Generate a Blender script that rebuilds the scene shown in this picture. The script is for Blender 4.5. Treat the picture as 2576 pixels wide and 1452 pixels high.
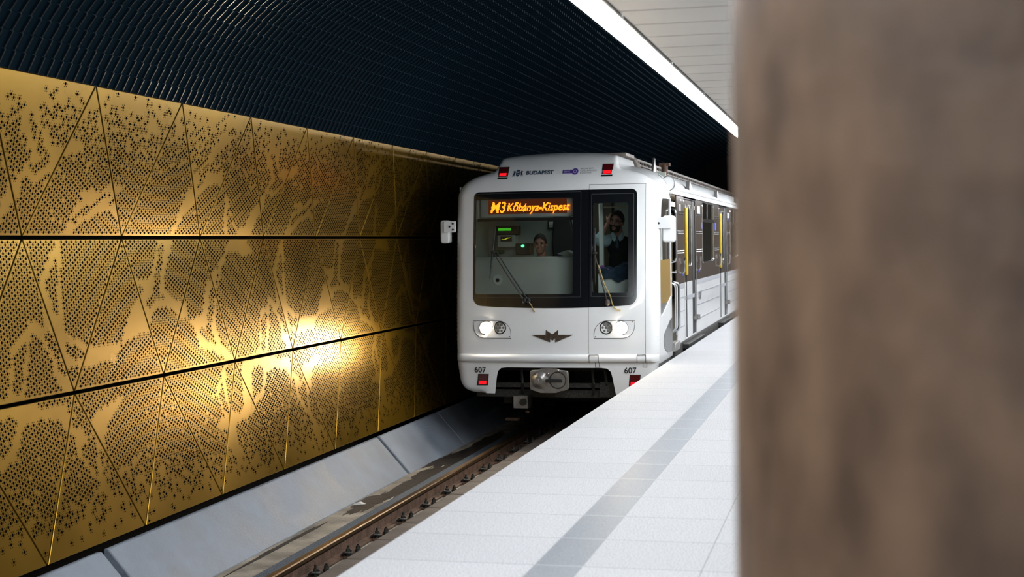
import bpy, bmesh, math, random
import numpy as np
from mathutils import Vector, Matrix
from mathutils.geometry import delaunay_2d_cdt

for o in list(bpy.data.objects):
    bpy.data.objects.remove(o)
scene = bpy.context.scene
COL = scene.collection
EYE = 1.55          # camera height over the platform (z = 0)

# ------------------------------------------------------------------ camera
cam_data = bpy.data.cameras.new('camera')
cam_data.sensor_width = 36.0
cam_data.lens = 50.0
cam_data.clip_start = 0.05
cam_data.clip_end = 200
cam_data.dof.use_dof = True
cam_data.dof.focus_distance = 14.5
cam_data.dof.aperture_fstop = 2.6
cam = bpy.data.objects.new('camera', cam_data)
COL.objects.link(cam)
R = Matrix(((0.971482, 0.006960, 0.237010), (0.236638, 0.034736, -0.970977), (-0.014991, 0.999372, 0.032098)))
cam.matrix_world = Matrix.Translation((0, 0, EYE)) @ R.to_4x4()
scene.camera = cam

# ------------------------------------------------------------------ world, exposure
world = bpy.data.worlds.new('world')
scene.world = world
world.use_nodes = True
world.node_tree.nodes['Background'].inputs[0].default_value = (0.85, 0.93, 1.0, 1)
world.node_tree.nodes['Background'].inputs[1].default_value = 0.06
scene.view_settings.view_transform = 'Standard'
scene.view_settings.look = 'None'
scene.view_settings.exposure = 0.0
scene.view_settings.gamma = 1.0
scene.view_settings.use_curve_mapping = False
STRIP_POWER = 70.0       # emission of the ceiling light line
HEADLIGHT_POWER = 420.0
FILL_POWER = 5.0         # emission of the added fill lamps over the platform hall
try:
    scene.cycles.use_denoising = True
    scene.cycles.max_bounces = 8
    scene.cycles.sample_clamp_indirect = 6.0
    scene.cycles.caustics_reflective = False
    scene.cycles.caustics_refractive = False
except Exception:
    pass

# ------------------------------------------------------------------ materials
def nmat(name):
    m = bpy.data.materials.new(name)
    m.use_nodes = True
    nt = m.node_tree
    return m, nt, nt.nodes['Principled BSDF']

def pbr(name, col, rough=0.5, metal=0.0, var=0.0, vscale=4.0, bump=0.0, bscale=30.0, coat=0.0, spec=None, col2=None, stretch=None, rvar=0.0):
    """plain surface with optional procedural colour variation and bump"""
    m, nt, b = nmat(name)
    b.inputs['Base Color'].default_value = (*col, 1)
    b.inputs['Roughness'].default_value = rough
    b.inputs['Metallic'].default_value = metal
    b.inputs['Coat Weight'].default_value = coat
    if spec is not None:
        b.inputs['Specular IOR Level'].default_value = spec
    tc = nt.nodes.new('ShaderNodeTexCoord')
    mp = nt.nodes.new('ShaderNodeMapping')
    nt.links.new(tc.outputs['Object'], mp.inputs[0])
    if stretch:
        mp.inputs['Scale'].default_value = stretch
    if var > 0 or col2 or rvar > 0:
        nz = nt.nodes.new('ShaderNodeTexNoise')
        nz.inputs['Scale'].default_value = vscale
        nz.inputs['Detail'].default_value = 6
        nt.links.new(mp.outputs[0], nz.inputs[0])
        if var > 0 or col2:
            cr = nt.nodes.new('ShaderNodeValToRGB')
            c2 = col2 or tuple(c * (1 - var) for c in col)
            c1 = tuple(min(1, c * (1 + var)) for c in col)
            cr.color_ramp.elements[0].position = 0.32
            cr.color_ramp.elements[1].position = 0.68
            cr.color_ramp.elements[0].color = (*c2, 1)
            cr.color_ramp.elements[1].color = (*c1, 1)
            nt.links.new(nz.outputs[0], cr.inputs[0])
            nt.links.new(cr.outputs[0], b.inputs['Base Color'])
        if rvar > 0:
            mr = nt.nodes.new('ShaderNodeMapRange')
            mr.inputs['From Min'].default_value = 0.3
            mr.inputs['From Max'].default_value = 0.7
            mr.inputs['To Min'].default_value = max(0.02, rough - rvar)
            mr.inputs['To Max'].default_value = min(1, rough + rvar)
            nt.links.new(nz.outputs[0], mr.inputs[0])
            nt.links.new(mr.outputs[0], b.inputs['Roughness'])
    if bump > 0:
        n2 = nt.nodes.new('ShaderNodeTexNoise')
        n2.inputs['Scale'].default_value = bscale
        n2.inputs['Detail'].default_value = 5
        nt.links.new(mp.outputs[0], n2.inputs[0])
        bp = nt.nodes.new('ShaderNodeBump')
        bp.inputs['Strength'].default_value = bump
        bp.inputs['Distance'].default_value = 0.02
        nt.links.new(n2.outputs[0], bp.inputs['Height'])
        nt.links.new(bp.outputs[0], b.inputs['Normal'])
    return m

def emit(name, col, power):
    m = bpy.data.materials.new(name)
    m.use_nodes = True
    nt = m.node_tree
    nt.nodes.remove(nt.nodes['Principled BSDF'])
    e = nt.nodes.new('ShaderNodeEmission')
    e.inputs[0].default_value = (*col, 1)
    e.inputs[1].default_value = power
    nt.links.new(e.outputs[0], nt.nodes['Material Output'].inputs[0])
    return m

def glassy(name, tint, refl=0.08):
    m = bpy.data.materials.new(name)
    m.use_nodes = True
    nt = m.node_tree
    nt.nodes.remove(nt.nodes['Principled BSDF'])
    t = nt.nodes.new('ShaderNodeBsdfTransparent')
    t.inputs[0].default_value = (*tint, 1)
    g = nt.nodes.new('ShaderNodeBsdfGlossy')
    g.inputs['Roughness'].default_value = 0.02
    lw = nt.nodes.new('ShaderNodeFresnel')
    lw.inputs[0].default_value = 1.45
    mx = nt.nodes.new('ShaderNodeMixShader')
    nt.links.new(lw.outputs[0], mx.inputs[0])
    nt.links.new(t.outputs[0], mx.inputs[1])
    nt.links.new(g.outputs[0], mx.inputs[2])
    nt.links.new(mx.outputs[0], nt.nodes['Material Output'].inputs[0])
    return m

def gold_mat():
    m = pbr('anodised_gold', (0.34, 0.190, 0.018), 0.30, 0.79, var=0.10, vscale=1.3, rvar=0.04)
    return m

def granite(name, base, dark, tile_y, y0, joints_x, joint_dark, rough, fleck=0.5, scale=420):
    m, nt, b = nmat(name)
    N, Lk = nt.nodes, nt.links
    tc = N.new('ShaderNodeTexCoord')
    nz = N.new('ShaderNodeTexNoise'); nz.inputs['Scale'].default_value = scale * 0.28; nz.inputs['Detail'].default_value = 3
    nz.inputs['Roughness'].default_value = 0.8
    Lk.new(tc.outputs['Object'], nz.inputs[0])
    cr = N.new('ShaderNodeValToRGB')
    cr.color_ramp.elements[0].position = 0.36; cr.color_ramp.elements[0].color = (*dark, 1)
    cr.color_ramp.elements[1].position = 0.36 + 0.22 * fleck + 0.05; cr.color_ramp.elements[1].color = (*base, 1)
    Lk.new(nz.outputs[0], cr.inputs[0])
    sp = N.new('ShaderNodeSeparateXYZ'); Lk.new(tc.outputs['Object'], sp.inputs[0])
    def line(sock, off, period, half):
        a = N.new('ShaderNodeMath'); a.operation = 'SUBTRACT'; Lk.new(sock, a.inputs[0]); a.inputs[1].default_value = off
        p = N.new('ShaderNodeMath'); p.operation = 'PINGPONG'; Lk.new(a.outputs[0], p.inputs[0]); p.inputs[1].default_value = period / 2
        c = N.new('ShaderNodeMath'); c.operation = 'LESS_THAN'; Lk.new(p.outputs[0], c.inputs[0]); c.inputs[1].default_value = half
        return c.outputs[0]
    lines = [line(sp.outputs['Y'], y0, tile_y, 0.0028)]
    for jx in joints_x:
        a = N.new('ShaderNodeMath'); a.operation = 'SUBTRACT'; Lk.new(sp.outputs['X'], a.inputs[0]); a.inputs[1].default_value = jx
        ab = N.new('ShaderNodeMath'); ab.operation = 'ABSOLUTE'; Lk.new(a.outputs[0], ab.inputs[0])
        c = N.new('ShaderNodeMath'); c.operation = 'LESS_THAN'; Lk.new(ab.outputs[0], c.inputs[0]); c.inputs[1].default_value = 0.0018
        lines.append(c.outputs[0])
    s = lines[0]
    for l in lines[1:]:
        mx = N.new('ShaderNodeMath'); mx.operation = 'MAXIMUM'; Lk.new(s, mx.inputs[0]); Lk.new(l, mx.inputs[1]); s = mx.outputs[0]
    # tiles differ a little from one another
    fl = N.new('ShaderNodeMath'); fl.operation = 'SNAP'; 
    sb = N.new('ShaderNodeMath'); sb.operation = 'SUBTRACT'; Lk.new(sp.outputs['Y'], sb.inputs[0]); sb.inputs[1].default_value = y0
    Lk.new(sb.outputs[0], fl.inputs[0]); fl.inputs[1].default_value = tile_y
    wn = N.new('ShaderNodeTexWhiteNoise'); wn.noise_dimensions = '1D'; Lk.new(fl.outputs[0], wn.inputs['W'])
    mr = N.new('ShaderNodeMapRange'); Lk.new(wn.outputs['Value'], mr.inputs[0]); mr.inputs['To Min'].default_value = 0.95; mr.inputs['To Max'].default_value = 1.0
    mul = N.new('ShaderNodeVectorMath'); mul.operation = 'SCALE'; Lk.new(cr.outputs[0], mul.inputs[0]); Lk.new(mr.outputs[0], mul.inputs['Scale'])
    mix = N.new('ShaderNodeMix'); mix.data_type = 'RGBA'
    Lk.new(s, mix.inputs[0]); Lk.new(mul.outputs[0], mix.inputs[6]); mix.inputs[7].default_value = (*joint_dark, 1)
    Lk.new(mix.outputs[2], b.inputs['Base Color'])
    b.inputs['Roughness'].default_value = rough
    return m

M = {}
M['gold'] = gold_mat()
M['hole'] = pbr('dark_void', (0.004, 0.0035, 0.003), 0.9, spec=0.0)
M['dark_wall'] = pbr('dark_backing', (0.004, 0.004, 0.004), 0.8)
def enamel(name, dif, glo, rough):
    m = bpy.data.materials.new(name); m.use_nodes = True; nt = m.node_tree
    nt.nodes.remove(nt.nodes['Principled BSDF'])
    d = nt.nodes.new('ShaderNodeBsdfDiffuse'); d.inputs[0].default_value = (*dif, 1)
    g = nt.nodes.new('ShaderNodeBsdfGlossy'); g.inputs[0].default_value = (*glo, 1); g.inputs['Roughness'].default_value = rough
    a = nt.nodes.new('ShaderNodeAddShader'); nt.links.new(d.outputs[0], a.inputs[0]); nt.links.new(g.outputs[0], a.inputs[1])
    nz = nt.nodes.new('ShaderNodeTexNoise'); nz.inputs['Scale'].default_value = 3.0
    mr = nt.nodes.new('ShaderNodeMapRange'); mr.inputs['To Min'].default_value = rough * .8; mr.inputs['To Max'].default_value = rough * 1.3
    nt.links.new(nz.outputs[0], mr.inputs[0]); nt.links.new(mr.outputs[0], g.inputs['Roughness'])
    nt.links.new(a.outputs[0], nt.nodes['Material Output'].inputs[0]); return m
M['vault'] = enamel('blue_black_sheet', (0.0045, 0.0125, 0.020), (0.003, 0.004, 0.005), .5)
M['vault_ridge'] = enamel('blue_black_ridge', (0.006, 0.013, 0.019), (0.052, 0.054, 0.056), .20)
M['vault_step'] = enamel('pale_sheet_edge', (0.05, 0.075, 0.09), (0.05, 0.05, 0.05), .3)  # lighter tone for the step faces across the ridges
M['concrete'] = pbr('grey_painted_concrete', (0.225, 0.255, 0.305), 0.58, var=0.20, vscale=2.2, bump=0.45, bscale=38, rvar=0.14)
M['dark_joint'] = pbr('joint_filler', (0.012, 0.010, 0.008), 0.9, bump=0.5)
M['track_floor'] = pbr('dirty_track_bed', (0.34, 0.29, 0.23), 0.75, var=0.35, vscale=2.5, bump=0.5, bscale=25, col2=(0.17, 0.145, 0.115))
M['stain'] = pbr('oily_stain', (0.035, 0.026, 0.018), 0.45, var=0.5, vscale=9, bump=0.4, bscale=40)
M['mat_strip'] = pbr('blue_grey_rubber', (0.085, 0.11, 0.14), 0.6, var=0.3, vscale=40, bump=0.8, bscale=90)
M['rust'] = pbr('rusty_steel', (0.10, 0.055, 0.035), 0.7, 0.2, var=0.5, vscale=9, bump=0.4, bscale=60)
M['rail_top'] = pbr('worn_rail_steel', (0.20, 0.122, 0.062), 0.33, 0.9, var=0.2, vscale=12, stretch=(6, 0.4, 6))
M['rail_side'] = pbr('rail_side_steel', (0.17, 0.10, 0.05), 0.42, 0.6, var=0.35, vscale=12, stretch=(6, 0.5, 6))
M['clip'] = pbr('oily_clip_steel', (0.04, 0.04, 0.036), 0.45, 0.5, var=0.5, vscale=40, bump=0.4, bscale=90)
M['brown_block'] = pbr('brown_grey_block', (0.125, 0.10, 0.082), 0.8, var=0.2, vscale=3, bump=0.2, bscale=40)
M['white_granite'] = granite('white_granite', (0.47, 0.47, 0.48), (0.15, 0.16, 0.18), 0.6275, 0.35, (-0.725,), (0.15, 0.145, 0.14), 0.8)
M['grey_granite'] = granite('grey_granite', (0.22, 0.235, 0.26), (0.085, 0.10, 0.125), 0.6275, 0.35, (), (0.50, 0.50, 0.50), 0.48)
M['edge_face'] = pbr('platform_edge_face', (0.25, 0.24, 0.23), 0.7, var=0.2)
M['ceil_white'] = pbr('ceiling_panel_white', (0.92, 0.88, 0.82), 0.5, var=0.04, vscale=1.2)
M['column'] = pbr('brown_travertine', (0.120, 0.071, 0.042), 0.55, var=0.25, vscale=7, bump=0.25, bscale=14, col2=(0.066, 0.037, 0.021), stretch=(1.6, 1.6, 1.0))
M['strip'] = emit('light_diffuser', (0.93, 0.97, 1.0), STRIP_POWER)
M['alu'] = pbr('aluminium', (0.55, 0.55, 0.55), 0.35, 0.8)
M['paper'] = pbr('paper', (0.7, 0.68, 0.64), 0.8, var=0.1)

# ------------------------------------------------------------------ mesh helpers
def mark(o, label=None, cat=None, group=None, kind=None):
    if label: o['label'] = label
    if cat: o['category'] = cat
    if group: o['group'] = group
    if kind: o['kind'] = kind
    return o

def empty(name, loc, label=None, cat=None, group=None, kind=None, rz=0.0):
    o = bpy.data.objects.new(name, None)
    o.empty_display_size = 0.2
    o.location = loc
    o.rotation_euler = (0, 0, rz)
    COL.objects.link(o)
    return mark(o, label, cat, group, kind)

def link_mesh(name, me, parent=None):
    o = bpy.data.objects.new(name, me)
    COL.objects.link(o)
    if parent: o.parent = parent
    return o

def copy_tree(o, parent=None):
    c = o.copy(); COL.objects.link(c)
    if parent: c.parent = parent
    for ch in [x for x in bpy.data.objects if x.parent == o]:
        copy_tree(ch, c)
    return c

class MB:
    def __init__(self): self.v = []; self.f = []; self.m = []
    def add(self, vs, fs, m=0):
        n = len(self.v); self.v += [tuple(p) for p in vs]
        for q in fs: self.f.append(tuple(i + n for i in q)); self.m.append(m)
    def box(self, x0, x1, y0, y1, z0, z1, m=0):
        self.add([(x, y, z) for z in (z0, z1) for y in (y0, y1) for x in (x0, x1)],
                 [(0, 2, 3, 1), (4, 5, 7, 6), (0, 1, 5, 4), (2, 6, 7, 3), (0, 4, 6, 2), (1, 3, 7, 5)], m)
    def prism(self, poly, ax, a0, a1, m=0):
        def P(p, a):
            return {'x': (a, p[0], p[1]), 'y': (p[0], a, p[1]), 'z': (p[0], p[1], a)}[ax]
        n = len(poly)
        vs = [P(p, a0) for p in poly] + [P(p, a1) for p in poly]
        fs = [tuple(range(n))[::-1], tuple(range(n, 2 * n))] + [(i, (i + 1) % n, (i + 1) % n + n, i + n) for i in range(n)]
        self.add(vs, fs, m)
    def tube(self, path, r, n=8, m=0):
        path = [Vector(p) for p in path]
        rs = r if isinstance(r, (list, tuple)) else [r] * len(path)
        rings = []; prev = None
        for i, p in enumerate(path):
            if i == 0: d = path[1] - p
            elif i == len(path) - 1: d = p - path[i - 1]
            else: d = (path[i + 1] - path[i - 1])
            d.normalize()
            if prev is None:
                a = Vector((0, 0, 1)) if abs(d.z) < 0.9 else Vector((1, 0, 0))
                x = d.cross(a).normalized()
            else:
                x = (prev - d * prev.dot(d)).normalized()
            prev = x; y = d.cross(x)
            rings.append([p + (x * math.cos(2 * math.pi * k / n) + y * math.sin(2 * math.pi * k / n)) * rs[i] for k in range(n)])
        vs = [q for rg in rings for q in rg]
        fs = []
        for i in range(len(rings) - 1):
            for k in range(n):
                a = i * n + k; b2 = i * n + (k + 1) % n
                fs.append((a, b2, b2 + n, a + n))
        fs.append(tuple(range(n))[::-1]); fs.append(tuple(range((len(rings) - 1) * n, len(rings) * n)))
        self.add(vs, fs, m)
    def cyl(self, p0, p1, r0, r1=None, n=20, m=0):
        self.tube([p0, p1], [r0, r0 if r1 is None else r1], n, m)
    def ell(self, c, r, n=16, k=10, m=0, rot=None):
        vs = []; fs = []
        for i in range(1, k):
            t = math.pi * i / k
            for j in range(n):
                a = 2 * math.pi * j / n
                vs.append(Vector((r[0] * math.sin(t) * math.cos(a), r[1] * math.sin(t) * math.sin(a), r[2] * math.cos(t))))
        vs.append(Vector((0, 0, r[2]))); vs.append(Vector((0, 0, -r[2])))
        if rot: vs = [rot @ p for p in vs]
        vs = [p + Vector(c) for p in vs]
        for i in range(k - 2):
            for j in range(n):
                a = i * n + j; b2 = i * n + (j + 1) % n
                fs.append((a, a + n, b2 + n, b2))
        T = len(vs) - 2
        for j in range(n):
            fs.append((T, j, (j + 1) % n)); q = (k - 2) * n
            fs.append((T + 1, q + (j + 1) % n, q + j))
        self.add(vs, fs, m)
    def build(self, name, mats, parent=None, smooth=True, bevel=0.0, angle=35, off=None, segs=2):
        me = bpy.data.meshes.new(name)
        v = self.v
        if off: v = [(p[0] + off[0], p[1] + off[1], p[2] + off[2]) for p in v]
        me.from_pydata(v, [], self.f)
        mats = mats if isinstance(mats, (list, tuple)) else [mats]
        for x in mats: me.materials.append(x)
        if len(mats) > 1: me.polygons.foreach_set('material_index', self.m)
        me.validate()
        bm = bmesh.new(); bm.from_mesh(me)
        bmesh.ops.recalc_face_normals(bm, faces=bm.faces)
        bm.to_mesh(me); bm.free()
        if smooth:
            me.shade_smooth()
            me.set_sharp_from_angle(angle=math.radians(angle))
        o = link_mesh(name, me, parent)
        if bevel > 0:
            md = o.modifiers.new('bevel', 'BEVEL'); md.width = bevel; md.segments = segs; md.limit_method = 'ANGLE'
            md.angle_limit = math.radians(40); md.harden_normals = False
        return o

def split_build(mb, name, mats, parent=None, **k):
    """every loose piece becomes an object of its own with the same name"""
    n = len(mb.v); root = list(range(n))
    def find(i):
        while root[i] != i: root[i] = root[root[i]]; i = root[i]
        return i
    for f in mb.f:
        for i in f[1:]: root[find(i)] = find(f[0])
    groups = {}
    for fi, f in enumerate(mb.f): groups.setdefault(find(f[0]), []).append(fi)
    out = []
    for fs in groups.values():
        used = sorted({i for fi in fs for i in mb.f[fi]}); mp = {i: j for j, i in enumerate(used)}
        q = MB(); q.add([mb.v[i] for i in used], [tuple(mp[i] for i in mb.f[fi]) for fi in fs]); q.m = [mb.m[fi] for fi in fs]
        out.append(q.build(name, mats, parent, **k))
    return out

# ------------------------------------------------------------------ track-side wall of gold panels
P = 1.462
YA, YB = 6.4, 25.5
ROWS = {'low': ((-5.74, -0.755), (-5.92, 0.438), 9.168, 9.885),
        'mid': ((-5.92, 0.438), (-6.0, 1.643), 9.885, 9.349),
        'top': ((-6.0, 1.643), (-5.79, 2.838), 9.349, 10.095)}
SOLID=[
('top',[(9.15,1.06),(9.17,0.97),(9.17,0.91),(9.13,0.87),(9.18,0.77),(9.25,0.72),(9.32,0.63),(9.32,0.59),(9.25,0.53),(9.21,0.47),(9.13,0.39),(9.01,0.29),(8.86,0.19),(8.84,0.01),(9.01,0.01),(9.05,0.11),(9.11,0.18),(9.15,0.24),(9.21,0.24),(9.22,0.30),(9.22,0.37),(9.22,0.44),(9.34,0.44),(9.40,0.41),(9.47,0.42),(9.49,0.46),(9.57,0.49),(9.66,0.54),(9.74,0.61),(9.84,0.65),(9.97,0.68),(10.04,0.70),(10.00,0.77),(9.95,0.79),(9.84,0.75),(9.77,0.71),(9.69,0.70),(9.57,0.71),(9.49,0.76),(9.43,0.85),(9.34,0.93),(9.31,1.01),(9.30,1.08)]),
('top',[(13.82,0.64),(13.71,0.58),(13.52,0.36),(13.43,0.25),(13.15,0.10),(13.09,0.07),(13.00,0.12),(12.90,0.21),(12.81,0.32),(12.72,0.43),(12.67,0.44),(12.70,0.31),(12.72,0.18),(12.78,0.01),(13.38,0.01),(13.45,0.11),(13.54,0.23),(13.64,0.32),(13.63,0.43),(13.87,0.50)]),
('top',[(10.74,0.44),(10.60,0.44),(10.52,0.45),(10.41,0.40),(10.31,0.36),(10.22,0.40),(10.14,0.38),(10.07,0.38),(10.05,0.34),(10.14,0.31),(10.05,0.30),(10.01,0.25),(9.97,0.18),(9.91,0.07),(9.88,0.01),(10.03,0.01),(10.07,0.07),(10.15,0.10),(10.25,0.15),(10.39,0.20),(10.52,0.22),(10.63,0.19),(10.73,0.12),(10.69,0.22),(10.62,0.28),(10.52,0.29),(10.59,0.33),(10.64,0.36),(10.73,0.40),(10.78,0.45)]),
('top',[(11.95,0.47),(11.99,0.54),(11.96,0.61),(12.07,0.64),(12.17,0.71),(12.26,0.79),(12.26,0.85),(12.36,0.90),(12.47,0.95),(12.57,1.00),(12.63,1.02),(12.67,0.98),(12.60,0.93),(12.50,0.86),(12.43,0.82),(12.39,0.78),(12.32,0.72),(12.28,0.66),(12.31,0.62),(12.44,0.63),(12.57,0.71),(12.58,0.63),(12.57,0.55),(12.53,0.51),(12.41,0.50),(12.27,0.47),(12.17,0.44),(12.12,0.38),(12.07,0.35),(12.00,0.29),(11.92,0.23),(11.85,0.17),(11.79,0.09),(11.73,0.01),(11.62,0.01),(11.66,0.06),(11.71,0.10),(11.76,0.20),(11.80,0.26),(11.82,0.34),(11.88,0.42)]),
('mid',[(9.81,1.21),(9.80,1.18),(9.70,1.09),(9.63,1.01),(9.55,0.90),(9.53,0.86),(9.54,0.77),(9.55,0.71),(9.55,0.64),(9.55,0.53),(9.53,0.53),(9.47,0.55),(9.39,0.60),(9.32,0.58),(9.31,0.52),(9.16,0.46),(9.09,0.40),(9.07,0.34),(9.05,0.21),(9.01,0.08),(8.97,0.06),(8.91,0.05),(8.85,0.06),(8.81,-0.03),(8.90,-0.02),(9.36,-0.02),(9.89,-0.01),(9.90,0.00),(9.78,0.14),(9.88,0.21),(9.98,0.19),(10.09,0.16),(10.24,0.18),(10.43,0.20),(10.53,0.16),(10.58,0.24),(10.66,0.31),(10.71,0.33),(10.82,0.34),(10.97,0.37),(11.10,0.39),(11.16,0.43),(11.23,0.55),(11.34,0.59),(11.37,0.65),(11.18,0.83),(11.26,0.86),(11.31,0.95),(11.38,1.09),(11.44,1.18),(11.45,1.21),(11.72,1.21),(11.67,1.09),(11.54,0.97),(11.47,0.80),(11.50,0.71),(11.63,0.66),(11.16,0.59),(11.15,0.66),(11.09,0.81),(11.01,0.85),(10.99,0.74),(11.02,0.68),(10.89,0.62),(10.84,0.56),(10.73,0.43),(10.66,0.33),(10.47,0.34),(10.24,0.33),(10.17,0.35),(10.05,0.39),(9.93,0.44),(9.83,0.48),(9.81,0.55),(9.83,0.76),(9.84,0.95),(9.87,1.21)]),
('mid',[(11.46,1.22),(11.45,1.19),(11.39,1.11),(11.35,1.02),(11.30,0.92),(11.26,0.86),(11.13,0.85),(11.00,0.87),(11.02,0.80),(11.12,0.73),(11.09,0.71),(11.03,0.69),(10.93,0.66),(10.86,0.60),(10.81,0.53),(10.74,0.43),(10.67,0.33),(10.78,0.34),(10.91,0.36),(11.02,0.38),(11.13,0.39),(11.17,0.42),(11.20,0.49),(11.25,0.55),(11.34,0.59),(11.48,0.59),(11.61,0.56),(11.70,0.53),(11.76,0.48),(11.88,0.44),(12.00,0.36),(12.06,0.25),(12.09,0.18),(12.25,0.15),(12.45,0.09),(12.57,0.04),(12.59,0.00),(12.85,0.00),(12.73,0.10),(12.59,0.15),(12.53,0.22),(12.47,0.32),(12.45,0.39),(12.49,0.48),(12.52,0.60),(12.53,0.71),(12.59,0.73),(12.61,0.78),(12.66,0.88),(12.74,0.95),(12.80,1.04),(12.90,1.07),(13.08,1.07),(13.16,1.03),(13.26,1.02),(13.42,1.06),(13.35,1.13),(13.29,1.19),(13.28,1.22),(12.90,1.22),(12.89,1.19),(12.84,1.12),(12.73,1.04),(12.58,0.92),(12.47,0.87),(12.43,0.83),(12.32,0.79),(12.29,0.72),(12.25,0.64),(12.22,0.54),(12.16,0.49),(12.02,0.47),(11.90,0.45),(11.88,0.50),(11.91,0.62),(11.77,0.63),(11.63,0.67),(11.54,0.71),(11.48,0.76),(11.50,0.84),(11.55,0.91),(11.59,1.01),(11.64,1.08),(11.69,1.19),(11.70,1.22)]),
('low',[(9.35,1.20),(9.34,1.18),(9.41,1.14),(9.62,1.15),(9.74,1.15),(9.76,1.09),(9.76,0.99),(9.80,0.96),(9.92,0.91),(9.94,0.85),(10.00,0.85),(10.05,0.92),(10.09,0.99),(10.13,1.03),(10.27,1.05),(10.45,1.08),(10.60,1.11),(10.62,1.08),(10.50,1.01),(10.34,0.94),(10.24,0.82),(10.21,0.76),(10.16,0.73),(10.08,0.66),(10.12,0.57),(10.13,0.46),(10.19,0.39),(10.26,0.31),(10.29,0.25),(10.18,0.20),(10.13,0.27),(10.09,0.38),(10.01,0.49),(9.88,0.63),(9.79,0.71),(9.79,0.82),(9.77,0.89),(9.71,0.96),(9.64,1.00),(9.47,1.04),(9.35,1.06),(9.21,1.04),(9.12,1.01),(9.08,0.92),(9.02,0.87),(8.94,0.79),(8.81,0.76),(8.67,0.72),(8.44,0.74),(8.57,1.21),(8.90,1.20)]),
('low',[(12.53,1.19),(12.53,1.17),(12.45,1.09),(12.35,1.02),(12.29,0.92),(12.34,0.83),(12.38,0.71),(12.28,0.68),(12.16,0.63),(12.25,0.60),(12.39,0.58),(12.36,0.47),(12.41,0.38),(12.52,0.27),(12.64,0.18),(12.71,0.18),(12.66,0.24),(12.60,0.36),(12.59,0.47),(12.62,0.60),(12.78,0.62),(13.00,0.65),(13.08,0.72),(13.33,0.80),(13.37,0.90),(13.46,1.01),(13.59,1.07),(13.75,1.06),(13.97,1.02),(14.14,0.90),(14.17,0.98),(14.11,1.06),(14.09,1.15),(13.76,1.15),(13.70,1.19),(13.26,1.19),(13.23,1.11),(13.07,1.03),(13.02,0.94),(12.96,0.75),(12.88,0.76),(12.74,0.71),(12.57,0.74),(12.55,0.79),(12.52,0.94),(12.56,1.08),(12.61,1.19)])]
HOLED=[
('top',[(9.25,0.93),(9.26,0.85),(9.31,0.78),(9.36,0.71),(9.42,0.64),(9.46,0.60),(9.42,0.57),(9.32,0.53),(9.34,0.51),(9.39,0.49),(9.47,0.49),(9.54,0.54),(9.62,0.58),(9.66,0.61),(9.57,0.63),(9.52,0.66),(9.46,0.72),(9.41,0.79),(9.34,0.85),(9.29,0.90)]),
('top',[(12.80,0.27),(12.80,0.17),(12.85,0.06),(12.94,0.01),(13.11,0.01),(12.98,0.11),(12.88,0.20)]),
('top',[(10.04,0.10),(10.01,0.14),(10.09,0.22),(10.15,0.26),(10.26,0.27),(10.34,0.31),(10.52,0.38),(10.53,0.35),(10.37,0.28),(10.27,0.23),(10.19,0.19),(10.10,0.17)]),
('top',[(12.23,0.71),(12.26,0.68),(12.23,0.59),(12.17,0.51),(12.11,0.45),(12.07,0.49),(12.12,0.55),(12.07,0.60),(12.14,0.62)]),
('mid',[(9.12,0.36),(9.27,0.43),(9.28,0.39),(9.22,0.24),(9.18,0.07),(9.12,0.06),(9.08,0.09),(9.11,0.25)]),
('mid',[(9.38,0.50),(9.42,0.48),(9.46,0.44),(9.53,0.37),(9.59,0.29),(9.62,0.18),(9.63,0.11),(9.76,0.02),(9.60,0.00),(9.30,0.00),(9.23,0.04),(9.25,0.13),(9.30,0.25),(9.34,0.41)]),
('mid',[(9.54,0.46),(9.62,0.49),(9.66,0.42),(9.72,0.30),(9.77,0.18),(9.79,0.13),(9.70,0.20),(9.66,0.31),(9.58,0.39)]),
('mid',[(9.80,1.09),(9.78,0.92),(9.76,0.76),(9.76,0.59),(9.71,0.64),(9.63,0.78),(9.59,0.84),(9.64,0.90),(9.74,1.01)]),
('mid',[(9.81,0.41),(9.93,0.36),(10.08,0.31),(10.05,0.26),(10.01,0.24),(9.87,0.28),(9.83,0.35)]),
('mid',[(11.46,1.15),(11.54,1.15),(11.50,1.02),(11.44,0.89),(11.38,0.71),(11.47,0.68),(11.45,0.65),(11.37,0.67),(11.28,0.65),(11.18,0.59),(11.14,0.66),(11.28,0.74),(11.31,0.82),(11.35,0.92),(11.40,1.00),(11.43,1.06)]),
('mid',[(11.04,0.80),(11.12,0.74),(11.10,0.72),(11.02,0.74)]),
('mid',[(12.38,0.70),(12.49,0.75),(12.49,0.67),(12.45,0.53),(12.36,0.40),(12.37,0.30),(12.43,0.20),(12.47,0.16),(12.30,0.23),(12.14,0.28),(12.11,0.37),(12.22,0.33),(12.26,0.39),(12.30,0.49),(12.35,0.60)]),
('mid',[(12.60,0.86),(12.59,0.81),(12.54,0.75),(12.53,0.79)]),
('low',[(10.00,0.85),(10.07,0.82),(10.08,0.75),(10.03,0.58),(10.04,0.53),(9.93,0.66),(9.86,0.74),(9.87,0.80),(9.96,0.79)]),
('low',[(8.77,1.09),(8.98,1.12),(9.07,1.08),(9.02,1.00),(8.95,0.90),(8.87,0.84),(8.71,0.87)]),
('low',[(12.48,1.03),(12.47,0.95),(12.48,0.83),(12.49,0.73),(12.43,0.74),(12.38,0.84),(12.36,0.92),(12.42,1.00)]),
('low',[(13.30,1.14),(13.42,1.10),(13.41,1.04),(13.28,0.89),(13.12,0.82),(13.09,0.89),(13.11,0.96),(13.20,1.04),(13.31,1.09)])]

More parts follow.
